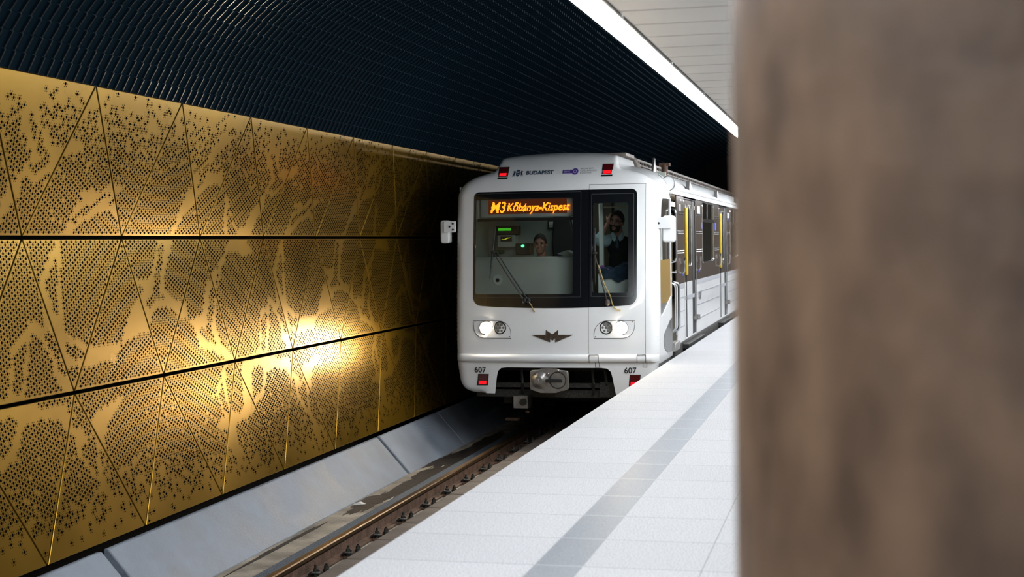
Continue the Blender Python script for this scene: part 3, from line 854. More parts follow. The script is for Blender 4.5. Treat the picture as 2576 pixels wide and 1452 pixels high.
right_gl = [(d0 + .004, GL[3])] + [(d0 + .004, glaz_bottom(d0))] + [(u, glaz_bottom(u)) for u in np.linspace(.53, .85, 5)] + [(.963 + .12 * math.cos(math.radians(-90 + 15 * i)), glaz_bottom(1) + .12 + .12 * math.sin(math.radians(-90 + 15 * i))) for i in range(7)] \
    + [(1.013 + .07 * math.cos(math.radians(15 * i)), GL[3] - .07 + .07 * math.sin(math.radians(15 * i))) for i in range(7)]
dw = TB(patch(right_gl, [C2], off=0.005, thick=.02, step=.09), 'door_window', M['frit'], parent=front_door, angle=40)
TB(patch(rrect(-1.06, .267, .877, 2.13, .03), off=-0.008, step=.12), 'glass_pane', M['glass'], parent=ws)
TB(patch(rrect(.515, .977, .887, 2.05, .03), off=-0.006, step=.12), 'glass_pane', M['glass'], parent=front_door)
# thin moulded outlines on the black glazing
def outline(poly, w, off, mat, name, parent):
    inner = []
    c = np.mean(np.array(poly), 0)
    P2 = np.array(poly)
    nxt = np.roll(P2, -1, 0); prv = np.roll(P2, 1, 0)
    t = nxt - prv; t /= np.linalg.norm(t, axis=1)[:, None] + 1e-9
    nn = np.stack([-t[:, 1], t[:, 0]], 1)
    s = np.sign(((c - P2) * nn).sum(1))[:, None]
    I2 = P2 + nn * s * w
    return TB(patch([tuple(p) for p in poly], [[tuple(p) for p in I2]], off=off, step=.1), name, mat, parent=parent, smooth=False)
M['frit_edge'] = pbr('glazing_bead', (0.05, 0.055, 0.06), 0.3)
outline(rrect(.498, 1.045, .842, 2.165, .012), .006, .007, M['frit_edge'], 'bead', front_door)
outline(rrect(-1.075, .365, .840, 2.200, .012), .005, .005, M['frit_edge'], 'bead', ws)
# dark lining behind the gaps
TB(patch([(d0 - .02, z1d + .02), (d1 + .02, z1d + .02), (d1 + .02, z0d - .02), (d0 - .02, z0d - .02)], [rrect(d0 + .02, d1 - .05, .80, 2.20, .02)], off=-.035, step=.1), 'gap_seal', M['seam'])

# ---- shell of the cab and the body
def shell(line, ya, yb, name, mat, rear=None, **k):
    mb = MB(); n = len(line)
    secs = [ya, yb]
    vs = []
    for p in line: vs.append((p[0], (basey(*p) + Rf(p[1])) if ya is None else ya, p[1]))
    for p in line: vs.append((p[0], yb, max(p[1], rear(p)) if rear else p[1]))
    mb.add(vs, [(i, i + 1, i + 1 + n, i + n) for i in range(n - 1)])
    return TB(mb, name, mat, **k)
# side window opening of the cab (right side): the cab shell is split into pieces around it
CAB_END = 1.46
ow = [tuple(p) for p in outer_line]
iu = [i for i, p in enumerate(ow) if p[0] > 0 and p[1] <= 2.19][0]
il = [i for i, p in enumerate(ow) if p[0] > 0 and p[1] <= 0.06][0]
top_part = ow[:iu + 1]; low_part = ow[il:]
RX = [0, .45, .75, 1.0, 1.16, 1.265, 1.325, 1.34]; RZ = [2.63, 2.62, 2.59, 2.54, 2.475, 2.385, 2.28, 2.21]
shell(top_part, None, CAB_END, 'cab_shell', M['white'], rear=lambda p: interp(abs(p[0]), RX, RZ) if abs(p[0]) > .8 and p[1] > 2.2 else -9, angle=50)
shell(low_part, None, CAB_END, 'cab_skirt', M['white'], angle=50)
# side sheet with the window hole
def sidesheet(y0f, y1, z0, z1, holes, name, mat, ux=1.347, t=.02, parent=train):
    poly = [(y0f(z), z) for z in np.linspace(z0, z1, 14)] + [(y1, z1), (y1, z0)]
    vs = [Vector(p) for p in poly]; es = [(i, (i + 1) % len(poly)) for i in range(len(poly))]
    for h in holes:
        n0 = len(vs); vs += [Vector(p) for p in h]; es += [(n0 + i, n0 + (i + 1) % len(h)) for i in range(len(h))]
    r = delaunay_2d_cdt(vs, es, [], 0, 1e-5)
    mb = MB(); F = []
    for f in r[2]:
        c = sum((r[0][i] for i in f), Vector((0, 0))) / len(f)
        if inside(np.array([tuple(c)]), poly)[0] and not any(inside(np.array([tuple(c)]), h)[0] for h in holes): F.append(tuple(f))
    mb.add([(ux, p[0], p[1]) for p in r[0]], F)
    o = TB(mb, name, mat, parent=parent, smooth=False)
    md = o.modifiers.new('solid', 'SOLIDIFY'); md.thickness = t; md.offset = 0
    return o
zt = ow[iu][1]; zl = ow[il][1]
def front_y(z): return basey(1.345, z) + RF
cabwin = [(.62, 2.10), (1.44, 2.11), (1.44, .80), (.62, .60), (.42, .565), (.33, .62), (.33, 1.2), (.40, 1.75), (.50, 2.05)]
cabpanel = [(1.44, .50), (1.18, .47), (.64, .33), (.56, .24), (.66, .13), (.95, .065), (1.44, .05)]
sidesheet(front_y, CAB_END, zl, zt, [cabwin], 'cab_side', M['white'])
mb = MB(); mb.prism([(p[0], p[1]) for p in cabpanel], 'x', 1.350, 1.362); TB(mb, 'cab_side_panel', M['grey_panel'], smooth=False)
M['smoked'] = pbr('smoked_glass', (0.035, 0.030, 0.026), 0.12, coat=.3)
up = [(.62, 2.10), (1.44, 2.11), (1.44, 1.30), (.335, 1.30), (.40, 1.75), (.50, 2.05)]
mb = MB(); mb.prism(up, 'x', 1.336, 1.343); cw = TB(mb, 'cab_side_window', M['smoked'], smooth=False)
mb = MB(); mb.prism([(.33, 1.299), (1.44, 1.299), (1.44, .80), (1.15, .73), (.33, .73)], 'x', 1.336, 1.343); TB(mb, 'ochre_pane', M['ochre_tone'], parent=cw, smooth=False)  # opaque ochre lower part of the side window, set flush
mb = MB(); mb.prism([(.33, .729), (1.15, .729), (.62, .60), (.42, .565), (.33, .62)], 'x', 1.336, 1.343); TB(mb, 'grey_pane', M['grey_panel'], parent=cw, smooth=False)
mb = MB(); mb.box(1.343, 1.346, .46, .62, 1.30, 1.85); TB(mb, 'pale_strip', M['cab_grey'], parent=cw, smooth=False)  # narrow pale strip on the upper pane
mb = MB(); mb.box(1.30, 1.349, 1.442, 1.47, .06, 2.19); TB(mb, 'door_post', M['black'], smooth=False)

# passenger body section behind the cab
body_half = arc_pts([(0, 2.63), (.45, 2.62), (.75, 2.59), (1.0, 2.54), (1.16, 2.475), (1.265, 2.385), (1.325, 2.28), (1.34, 2.21)], 3)
roof = [(-u, z) for u, z in body_half[::-1]] + [(u, z) for u, z in body_half[1:]]
LEN = 19.0
shell(roof, CAB_END - .02, LEN, 'roof', M['white'], angle=50)
# dark cab doorway beside the body, recessed
mb = MB(); mb.box(1.20, 1.26, 1.45, 2.12, .02, 2.20); TB(mb, 'cab_door', M['black'], smooth=False)
mb = MB(); mb.box(-1.345, -1.325, 1.44, LEN, .02, 2.22); TB(mb, 'far_side', M['white_side'], smooth=False)
mb = MB(); mb.box(-1.30, 1.30, CAB_END - .02, LEN, -.12, .04); mb.box(-1.1, 1.1, .35, 2.4, .04, .10); TB(mb, 'car_floor', M['black'], smooth=False)
ucol = 1.34
D1 = (2.98, 4.55, .09, 2.165); D2 = (8.40, 9.97, .09, 2.165); D3 = (13.7, 15.3, .09, 2.165)
W1 = (5.53, 7.36, 1.18, 2.172); W2 = (10.75, 12.6, 1.18, 2.172)
holes = [[(a, c), (b_, c), (b_, d), (a, d)] for a, b_, c, d in (D1, D2, D3)]
wh = [rrect(a, b_, c, d, .07) for a, b_, c, d in (W1, W2)]
ZB = .925
lower = [h for h in holes]
def clip(h, lo, hi): return [(p[0], min(max(p[1], lo), hi)) for p in h]
sidesheet(lambda z: 2.12, LEN, ZB, 2.21, [clip(h, ZB, 2.165) for h in holes] + wh, 'window_band', M['brown_band'], ux=ucol)
ls_ = []
edges = [2.12] + [e for D in (D1, D2, D3) for e in D[:2]] + [LEN]
for i in range(0, len(edges), 2):
    mb = MB(); a, b_ = edges[i], edges[i + 1]
    mb.box(ucol - .01, ucol + .01, a, b_, .085, ZB)
    for zz in (.30, .52, .72): mb.box(ucol + .008, ucol + .016, a + .06, b_ - .06, zz, zz + .012, 1)
    mb.box(ucol + .009, ucol + .0115, a + .02, b_ - .02, ZB - .075, ZB - .004, 2)
    TB(mb, 'lower_side_panel', [M['white_side'], M['grey_mark'], M['grey_mark']], smooth=False)
mb = MB()
for D in (D1, D2, D3): mb.box(ucol - .01, ucol + .01, D[0], D[1], 2.165, 2.21); mb.box(ucol - .01, ucol + .006, D[0], D[1], .085, .1)
TB(mb, 'door_header', M['white_side'], smooth=False)
mb = MB(); mb.box(ucol - .06, ucol - .02, 1.46, LEN, -.2, .085); TB(mb, 'sill_beam', M['steel'], smooth=False)
# chrome rub strips
mb = MB()
for a, b_ in ((2.16, 2.93), (4.60, 5.44), (7.45, 8.34), (10.02, 10.68)):
    for zz in (1.945, 1.665, 1.382):
        mb.tube([(ucol + .010, a, zz + .016), (ucol + .010, b_, zz + .016)], .009, 6); mb.tube([(ucol + .010, a, zz - .016), (ucol + .010, b_, zz - .016)], .008, 6)
TB(mb, 'rub_strip', M['chrome'], split=True)
# doors
def frame_tube(mb, a, b_, c, d, u, r, rad=.06, open_bottom=False):
    pts = rrect(a, b_, c, d, rad)
    path = [(u, p[0], p[1]) for p in pts] + [(u, pts[0][0], pts[0][1])]
    if open_bottom:
        top = [p for p in pts if p[1] > (c + d) / 2]
        path = [(u, b_, c)] + [(u, p[0], p[1]) for p in top] + [(u, a, c)]
    mb.tube(path, r, 6)
def passenger_door(D):
    a, b_, c, d = D
    e = empty('passenger_door', (0, 0, 0)); e.parent = train
    mb = MB(); frame_tube(mb, a, b_, c, d, ucol + .004, .009, .05, True); TB(mb, 'door_frame', M['chrome'], parent=e)
    ud = ucol - .014
    for k, (y0, y1) in enumerate(((a, a + .40), (a + .41, b_))):
        wa, wb = (y0 + .16, y1 - .02) if k == 0 else (y0 + .16, y0 + .66)
        poly = [(y0, .10), (y1, .10), (y1, 2.165), (y0, 2.165)]
        hol = [rrect(wa, wb, 1.16, 2.08, .06)] if k == 1 else []
        vs = [Vector(p) for p in poly]; es = [(i, (i + 1) % 4) for i in range(4)]
        for h in hol:
            n0 = len(vs); vs += [Vector(p) for p in h]; es += [(n0 + i, n0 + (i + 1) % len(h)) for i in range(len(h))]
        for zc in (ZB,): 
            n0 = len(vs); vs += [Vector((y0, zc)), Vector((y1, zc))]; es += [(n0, n0 + 1)]
        r = delaunay_2d_cdt(vs, es, [], 0, 1e-5)
        mb = MB()
        for f in r[2]:
            cc_ = sum((r[0][i] for i in f), Vector((0, 0))) / len(f)
            if hol and inside(np.array([tuple(cc_)]), hol[0])[0]: continue
            mb.add([(ud, r[0][i][0], r[0][i][1]) for i in f], [tuple(range(len(f)))], 0 if cc_[1] > ZB else 1)
        lf = TB(mb, 'door_leaf', [M['brown_band'], M['white_side']], parent=e, smooth=False)
        if k == 1:
            mb = MB(); mb.box(ud - .01, ud - .006, wa, wb, 1.16, 2.08); TB(mb, 'door_glass', M['clear'], parent=e, smooth=False)
            mb = MB(); frame_tube(mb, wa, wb, 1.16, 2.08, ud + .004, .010); TB(mb, 'window_trim', M['steel'], parent=e)
    mb = MB(); mb.box(ud, ud + .035, a + .30, a + .41, 1.03, 2.03); TB(mb, 'yellow_grip', M['yellow'], parent=e, bevel=.01)
    mb = MB(); mb.box(ud - .005, ud + .004, b_ - .34, b_ - .02, .09, 2.165); mb.box(ud - .004, ud + .012, a + .398, a + .412, .1, 1.03); TB(mb, 'door_seal', M['rubber'], parent=e, smooth=False)
    mb = MB(); mb.box(ud + .001, ud + .006, a + .06, b_ - .10, .66, .72); TB(mb, 'grey_strip', M['grey_mark'], parent=e, smooth=False)
    mb = MB(); mb.box(ucol - .04, ucol + .02, b_ - .2, b_ + .1, .31, .36); mb.cyl((ucol + .03, b_ + .02, .30), (ucol + .03, b_ + .02, .38), .035, .035, 12); TB(mb, 'door_guide', M['steel'], parent=e)
    mb = MB(); mb.box(ucol - .04, ucol + .075, a - .05, b_ + .55, -.045, .03); TB(mb, 'door_step', M['rubber'], parent=e, bevel=.008)
for D in (D1, D2, D3): passenger_door(D)
for a, b_, c, d in (W1, W2):
    mb = MB(); frame_tube(mb, a, b_, c, d, ucol + .006, .013, .08); mb.box(ucol + .0, ucol + .02, a, b_, 1.845, 1.90)
    sw = TB(mb, 'side_window', M['chrome'])
    mb = MB(); mb.box(ucol - .008, ucol - .004, a, b_, c, d); TB(mb, 'window_glass', M['clear'], parent=sw, smooth=False)
    mb = MB(); mb.box(ucol - .03, ucol + .0, (a + b_) / 2 - .012, (a + b_) / 2 + .012, 1.90, d); TB(mb, 'hopper_bar', M['steel'], parent=sw, smooth=False)
# saloon lining seen through the windows
mb = MB(); mb.box(-.9, -.86, 2.5, LEN, .1, 2.25); TB(mb, 'saloon_lining', M['cream'], smooth=False)
mb = MB(); mb.box(-.12, .12, 2.6, LEN - .3, 2.30, 2.34); TB(mb, 'saloon_lamp', M['salon'], smooth=False)
mb = MB()
for yy in (5.6, 6.9, 10.9, 12.3): mb.tube([(.55, yy, .1), (.55, yy, 2.2)], .018, 8)
TB(mb, 'grab_pole', M['steel'], split=True)
# gutter pipe, brackets
mb = MB(); mb.tube([(ucol + .0, 2.15, 2.285), (ucol + .0, LEN, 2.285)], .028, 10); mb.box(ucol - .02, ucol + .035, 1.55, LEN, 2.19, 2.232); TB(mb, 'gutter', M['white'])
mb = MB(); mb.cyl((ucol - .02, 1.50, 2.33), (ucol - .02, 2.15, 2.31), .085, .065, 18); TB(mb, 'gutter_end_cap', M['white'])
mb = MB(); pth = [(ucol - .02 + .09 * math.cos(a), 1.50, 2.33 + .10 * math.sin(a)) for a in np.linspace(0, 6.28, 20)]; mb.tube(pth, .008, 6); TB(mb, 'pipe_clamp', M['steel'])
mb = MB()
for yy in (3.6, 7.9, 12.2): mb.prism([(yy, 2.30), (yy, 2.44), (yy + .35, 2.33), (yy + .3, 2.29)], 'x', ucol - .03, ucol + .03)
TB(mb, 'camera_bracket', M['grey_panel'], smooth=False, split=True)
# roof: end of the cab dome, vent louvres, aerials
dm = [(u, z) for u, z in outer_line if abs(u) < .86 and z > 2.5]
mb = MB(); mb.prism([(u * 1.0, z) for u, z in dm], 'y', CAB_END - .02, 1.86); TB(mb, 'roof_dome', M['white'], angle=50)
mb = MB(); mb.box(.25, .80, 1.15, 1.87, 2.70, 2.745); TB(mb, 'dome_lid', M['roofgrey'], bevel=.006)
mb = MB()
for s in (1, -1):
    mb.box(s * .70 - .02, s * .70 + .02, 2.2, LEN, 2.715, 2.745)
    mb.box(s * .70 - .015, s * .70 + .015, 2.2, LEN, 2.655, 2.672)
    for i in range(46): mb.box(s * .70 - .016, s * .70 + .016, 2.2 + i * .36, 2.24 + i * .36, 2.56, 2.73)
mb.box(-.66, .66, 2.2, LEN, 2.55, 2.70)
TB(mb, 'roof_vent_grille', M['roofgrey'], smooth=False)
mb = MB(); mb.prism([(.60, 2.56), (.60, 2.73), (.78, 2.73), (.86, 2.56)], 'y', 1.9, 2.18); TB(mb, 'vent_end_cover', M['roofgrey'], bevel=.008)
mb = MB(); mb.prism([(2.60, 2.52), (2.60 + .30, 2.52), (2.85, 2.60), (2.80, 2.74), (2.77, 2.76), (2.74, 2.72)], 'x', .93, .965); TB(mb, 'aerial_fin', M['steel'], bevel=.008)
mb = MB(); mb.cyl((.98, 3.7, 2.52), (.98, 3.7, 2.70), .04, .055, 12); mb.box(.90, 1.06, 3.66, 3.78, 2.68, 2.73); TB(mb, 'roof_valve', M['rust'], split=True)

# ---- bumper moulding
mb = MB(); rings = []
us = np.linspace(-1.345, 1.345, 60)
for u in us:
    f = min(1, (1.345 - abs(u)) / .10); h = .046; pr = .05 * (0.35 + .65 * math.sqrt(max(0, f)))
    yb = basey(u, .05) + (RF - math.sqrt(max(0, RF ** 2 - max(0, abs(u) - 1.345 + RF) ** 2)) if abs(u) > 1.345 - RF else 0)
    rings.append([(u, yb + .02, .05 + h + .012), (u, yb - pr * .65, .05 + h), (u, yb - pr, .05 + h * .45), (u, yb - pr, .05 - h * .4), (u, yb - pr * .7, .05 - h), (u, yb + .02, .05 - h - .006)])
vs = [p for r in rings for p in r]
mb.add(vs, [(i * 6 + k, (i + 1) * 6 + k, (i + 1) * 6 + k + 1, i * 6 + k + 1) for i in range(59) for k in range(5)])
TB(mb, 'bumper_moulding', M['white'], angle=60)
mb = MB()
for uu in (.475, .52 + .0,): pass
for (a, b_) in ((.475, .60), (1.085, 1.20)):
    for (x0, x1, q0, q1) in ((a, a + .006, 0, .10), (b_ - .006, b_, 0, .10), (a, b_, .096, .103)):
        yb = basey((x0 + x1) / 2, .05) - .0525
        mb.box(x0, x1, yb, yb + .012, q0, q1)
    m0 = (a + b_) / 2 + .01
    for (x0, x1, q0, q1) in ((m0, m0 + .005, -.06, -.0), (m0 + .05, m0 + .055, -.06, 0), (m0, m0 + .055, -.062, -.056)):
        yb = basey((x0 + x1) / 2, -.03) - .004
        mb.box(x0, x1, yb, yb + .01, q0, q1)
TB(mb, 'hinge_cover_gap', M['seam'], smooth=False, split=True)

# ---- lamps
def poly_arc(pts): return pts
def headlamp(s):
    # outline (mirrored with s): straight top, big radius on the outer lower corner and on the inner upper one
    e = empty('headlight', (0, 0, 0)); e.parent = train
    a, b_, c, d = -1.075, -.555, .308, .538
    out = [(a, d)] + [(b_ - .17 + .17 * math.sin(t), d - .17 + .17 * math.cos(t)) for t in np.linspace(0, math.pi / 2, 8)] + [(b_, c)] \
        + [(a + .15 - .15 * math.sin(t), c + .15 - .15 * math.cos(t)) for t in np.linspace(0, math.pi / 2, 8)]
    out = [(u if s < 0 else -u - 0.02, z) for u, z in out]
    if s > 0: out = out[::-1]
    TB(patch(out, off=.004, step=.05, thick=.01), 'lamp_cover', M['white'], parent=e, angle=40)
    P2 = np.array(out)
    outline(out, .006, .0055, M['seam'], 'cover_gap', e)
    ub, ul = (-.900, -.709) if s < 0 else (.885, .694)
    yb = basey(ub, .443)
    mb = MB(); mb.cyl((ub, yb - .008, .443), (ub, yb + .05, .443), .092, .08, 28); TB(mb, 'lamp_rim', M['chrome'], parent=e)
    mb = MB(); mb.cyl((ub, yb - .012, .443), (ub, yb - .009, .443), .080, .080, 28); TB(mb, 'lit_lamp', M['head_on'], parent=e)
    yl = basey(ul, .446)
    mb = MB(); pth = [(ul + .078 * math.cos(t), yl - .008, .446 + .078 * math.sin(t)) for t in np.linspace(0, 2 * math.pi, 29)]; mb.tube(pth, .009, 6); TB(mb, 'lamp_rim', M['black'], parent=e)
    mb = MB(); mb.cyl((ul, yl - .004, .446), (ul, yl + .02, .446), .076, .076, 28)
    L2 = TB(mb, 'unlit_lamp', M['lens'], parent=e)
    mb = MB()
    for k in range(7):
        t = math.pi / 3 * k; rr = 0 if k == 6 else .046
        mb.cyl((ul + rr * math.cos(t), yl - .010, .446 + rr * math.sin(t)), (ul + rr * math.cos(t), yl - .004, .446 + rr * math.sin(t)), .014, .019, 12)
    TB(mb, 'led_lens', M['steel'], parent=e, split=True)
    mb = MB()
    for (uu, zz) in ((-1.05, .52), (-.575, .33)):
        uu = uu if s < 0 else -uu - .02
        mb.cyl((uu, basey(uu, zz) - .012, zz), (uu, basey(uu, zz), zz), .008, .008, 8)
    TB(mb, 'cover_screw', M['steel'], parent=e, split=True)
    # the beam itself
    ld = bpy.data.lights.new('headlight_beam', 'SPOT'); ld.energy = 60; ld.color = (1, .80, .52); ld.spot_size = math.radians(75); ld.spot_blend = .9; ld.shadow_soft_size = .06
    lo = bpy.data.objects.new('headlight_beam', ld); COL.objects.link(lo); lo.parent = e
    lo.location = (ub, yb - .05, .443 + 1.063); lo.rotation_euler = (math.radians(-86), 0, 0)
for s in (-1, 1): headlamp(s)
def marker(u0, u1, z0, z1, lit, slant=0.0):
    e = empty('marker_light', (0, 0, 0)); e.parent = train
    yb = basey((u0 + u1) / 2, (z0 + z1) / 2)
    def q(u, z, dy): return (u + slant * (z1 - z), basey(u, z) + dy, z)
    mb = MB()
    poly = [(u0, z0), (u1, z0), (u1, z1), (u0, z1)]
    mb.add([q(u, z, -.006) for u, z in poly] + [q(u, z, .05) for u, z in poly], [(0, 1, 2, 3), (0, 1, 5, 4), (1, 2, 6, 5), (2, 3, 7, 6), (3, 0, 4, 7)])
    TB(mb, 'lamp_housing', M['black'], parent=e, smooth=False)
    i = .012
    poly = [(u0 + i, z0 + .03), (u1 - i, z0 + .03), (u1 - i, z1 - i * .6), (u0 + i, z1 - i * .6)]
    mb = MB(); mb.add([q(u, z, -.009) for u, z in poly], [(0, 1, 2, 3)]); TB(mb, 'red_lens', M['red_off'], parent=e, smooth=False)
    za, zb = z0 + lit[0] * (z1 - z0), z0 + lit[1] * (z1 - z0)
    poly = [(u0 + .022, za), (u1 - .022, za), (u1 - .022, zb), (u0 + .022, zb)]
    mb = MB(); mb.add([q(u, z, -.011) for u, z in poly], [(0, 1, 2, 3)]); TB(mb, 'red_lamp', M['red_on'], parent=e, smooth=False)
marker(-.775, -.635, 2.39, 2.555, (.25, .48)); marker(.612, .755, 2.39, 2.560, (.22, .48))
marker(-1.020, -.872, -.312, -.160, (.10, .40), -.15 * 1.0); marker(.985, 1.125, -.312, -.157, (.10, .40), -.12)

# ---- lettering
def text(body, u, z, size, mat, name, parent=train, off=.006, shear=0.0, sx=1.0, bold=0.0, conform=True, y=None, align='LEFT', ext=.0008):
    cu = bpy.data.curves.new('t', 'FONT'); cu.body = body; cu.size = size; cu.shear = shear; cu.offset = bold; cu.align_x = align
    cu.extrude = 0; cu.resolution_u = 4; cu.space_character = 1.0
    ob = bpy.data.objects.new('t', cu); COL.objects.link(ob)
    bpy.context.view_layer.update()
    me = bpy.data.meshes.new_from_object(ob.evaluated_get(bpy.context.evaluated_depsgraph_get()))
    bpy.data.objects.remove(ob)
    for v in me.vertices:
        uu = u + v.co.x * sx; zz = z + v.co.y
        yy = (fd(uu, zz) - off) if y is None else y
        v.co = (uu, yy, zz - ZR)
    me.materials.append(mat)
    me.name = name
    return link_mesh(name, me, parent)
def flat(polys, mat, name, off=.006, parent=train):
    mb = MB()
    for p in polys:
        n0 = len(mb.v)
        mb.add([(u, fd(u, z) - off, z) for u, z in p], [tuple(range(len(p)))])
    me_o = TB(mb, name, mat, parent=parent, smooth=False)
    bm = bmesh.new(); bm.from_mesh(me_o.data); bmesh.ops.triangulate(bm, faces=bm.faces); bm.to_mesh(me_o.data); bm.free()
    return me_o
text('607', -1.070, -.142, .105, M['ink'], 'car_number', sx=1.02, bold=.0016)
text('607', .915, -.138, .105, M['ink'], 'car_number', sx=1.0, bold=.0016)
text('BUDAPEST', -.390, 2.440, .069, M['navy'], 'city_lettering', sx=1.12, bold=.0022)
# serifs of the city lettering
# coat of arms: shield, crown and two supporters
cr = []
cu_, cz_ = -.500, 2.462
cr.append([(cu_ - .026, cz_ + .018), (cu_ - .026, cz_ - .016), (cu_ - .015, cz_ - .036), (cu_, cz_ - .046), (cu_ + .015, cz_ - .036), (cu_ + .026, cz_ - .016), (cu_ + .026, cz_ + .018)])
cr.append([(cu_ - .022, cz_ + .023), (cu_ + .022, cz_ + .023), (cu_ + .026, cz_ + .036), (cu_ + .010, cz_ + .040), (cu_, cz_ + .052), (cu_ - .010, cz_ + .040), (cu_ - .026, cz_ + .036)])
for s in (-1, 1):
    cr.append([(cu_ + s * a, cz_ + b_) for a, b_ in [(.034, .010), (.040, .030), (.052, .034), (.056, .026), (.066, .030), (.062, .018), (.056, .010), (.060, -.006), (.068, -.020), (.066, -.034), (.056, -.034), (.052, -.022), (.046, -.030), (.040, -.030), (.042, -.014)]][::s])
    cr.append([(cu_ + s * a, cz_ + b_) for a, b_ in [(.036, -.036), (.078, -.036), (.078, -.041), (.036, -.041)]][::s])
flat(cr, M['navy'], 'coat_of_arms')
flat([[(cu_ - .018, cz_ + .006), (cu_ + .018, cz_ + .006), (cu_ + .018, cz_ + .011), (cu_ - .018, cz_ + .011)], [(cu_ - .014, cz_ - .016), (cu_ + .014, cz_ - .016), (cu_ + .014, cz_ - .020), (cu_ - .014, cz_ - .020)]], M['white'], 'coat_of_arms_detail', off=.008)
def disc(u, z, r, n=24): return [(u + r * math.cos(2 * math.pi * i / n), z + r * math.sin(2 * math.pi * i / n)) for i in range(n)]
bk = (.104, .27, 2.444, 2.488)
flat([[(bk[0] - .004, bk[2] - .004), (.262, bk[2] - .004), (.262, bk[3] + .004), (bk[0] - .004, bk[3] + .004)], disc(.264, 2.466, .046)], M['lilac'], 'badge_outline', off=.006)
bd = flat([[(bk[0], bk[2]), (.26, bk[2]), (.26, bk[3]), (bk[0], bk[3])], disc(.264, 2.466, .041)], M['purple'], 'transit_badge', off=.008)
flat([disc(.264, 2.466, .024)], M['lilac'], 'badge_ring', off=.010)
flat([disc(.264, 2.466, .014)], M['purple'], 'badge_ring', off=.012)
text('BKK', .118, 2.454, .034, M['lilac'], 'badge_lettering', off=.010, sx=1.35, bold=.0005)
for t_, zz in (('BUDAPESTI', 2.493), ('K\u00d6ZLEKED\u00c9SI', 2.464), ('K\u00d6ZPONT', 2.435)):
    text(t_, .330, zz, .027, M['greytext'], 'small_lettering', sx=1.28)
# winged M emblem
em = [(-.276, .355), (-.088, .357), (-.088, .418), (-.004, .362), (.070, .420), (.070, .357), (.268, .357), (.034, .262), (.034, .312), (-.002, .283), (-.036, .312), (-.036, .263)]
mb = MB()
mb.add([(u, fd(u, z) - .012, z) for u, z in em] + [(u, fd(u, z), z) for u, z in em], [tuple(range(12))] + [(i, (i + 1) % 12, (i + 1) % 12 + 12, i + 12) for i in range(12)])
eo = TB(mb, 'emblem', M['emblem'], smooth=False)
bm = bmesh.new(); bm.from_mesh(eo.data); bmesh.ops.triangulate(bm, faces=[f for f in bm.faces if len(f.verts) > 4]); bm.to_mesh(eo.data); bm.free()

# ---- destination display inside the windscreen
dy = .30
mb = MB(); mb.box(-1.02, .235, dy + .02, dy + .12, 1.885, 2.13); db = TB(mb, 'destination_display', M['console'], bevel=.01)
mb = MB(); mb.box(-1.09, -1.04, dy, dy + .08, 1.86, 2.12); TB(mb, 'display_bracket', M['console'], parent=db, bevel=.01)
mb = MB(); mb.box(-.912, .145, dy + .010, dy + .022, 1.930, 2.118); TB(mb, 'led_board', M['led_back'], parent=db, smooth=False)
def led_text(body, u, z, size, sx, bold):
    o = text(body, u, z, size, M['led'], 'led_lettering', parent=db, y=dy + .004, shear=.30, sx=sx, bold=bold)
    me = o.data; me.calc_loop_triangles()
    co = np.array([(v.co.x, v.co.z) for v in me.vertices])
    step = .0098
    T = np.array([t.vertices[:] for t in me.loop_triangles]); A, B, C_ = co[T[:, 0]], co[T[:, 1]], co[T[:, 2]]
    us = np.arange(co[:, 0].min(), co[:, 0].max() + step, step); zs = np.arange(co[:, 1].min() + step * .4, co[:, 1].max() + step, step)
    mb = MB()
    def cr2(p, q, r): return (q[:, 0] - p[:, 0]) * (r[1] - p[:, 1]) - (q[:, 1] - p[:, 1]) * (r[0] - p[:, 0])
    for x in us:
        for y in zs:
            r = (x, y)
            d1, d2, d3 = cr2(A, B, r), cr2(B, C_, r), cr2(C_, A, r)
            if (((d1 >= 0) & (d2 >= 0) & (d3 >= 0)) | ((d1 <= 0) & (d2 <= 0) & (d3 <= 0))).any():
                h = step * .43
                mb.add([(x - h, dy + .004, y + ZR - h), (x + h, dy + .004, y + ZR - h), (x + h, dy + .004, y + ZR + h), (x - h, dy + .004, y + ZR + h)], [(0, 1, 2, 3)])
    bpy.data.objects.remove(o)
    return TB(mb, 'led_lettering', M['led'], parent=db, smooth=False)
led_text('M3', -.893, 1.950, .205, .80, .003)
led_text('K\u0151b\u00e1nya-Kispest', -.665, 1.966, .150, .815, .004)

# ---- cab interior
mb = MB(); mb.box(-1.3, 1.25, 1.76, 1.80, .1, 2.5); cwl = TB(mb, 'cab_partition', M['cab_grey'], smooth=False)
mb = MB(); mb.box(-1.15, 1.15, .50, 1.78, 2.30, 2.33); mb.box(-1.31, -1.29, .35, 1.78, .1, 2.3); TB(mb, 'cab_lining', M['cab_grey'], smooth=False, split=True)
mb = MB(); mb.box(-1.06, .28, .30, .32, 1.835, 1.872); TB(mb, 'sun_blind', M['black'], smooth=False)
mb = MB()
mb.prism([(.36, .72), (.40, 1.34), (.46, 1.365), (.95, 1.30), (.95, .72)], 'x', -1.2, .36); cons = TB(mb, 'cab_console', M['console'], bevel=.02)
mb = MB(); mb.cyl((-.805, .35, 1.065), (-.805, .392, 1.065), .068, .062, 24, 0); mb.cyl((-.812, .345, 1.058), (-.812, .36, 1.058), .026, .024, 16, 1); TB(mb, 'console_gauge', [M['cab_white'], M['black']], parent=cons)
mb = MB(); mb.prism([(-.02, 1.40), (.30, 1.27), (.30, 1.33), (.1, 1.44)], 'y', .45, .75); TB(mb, 'console_tray', M['cab_grey'], parent=cons)
mb = MB(); mb.box(-1.10, -.78, 1.42, 1.60, 1.66, 1.79); ib = TB(mb, 'display_unit', M['black'], parent=cwl, bevel=.01)
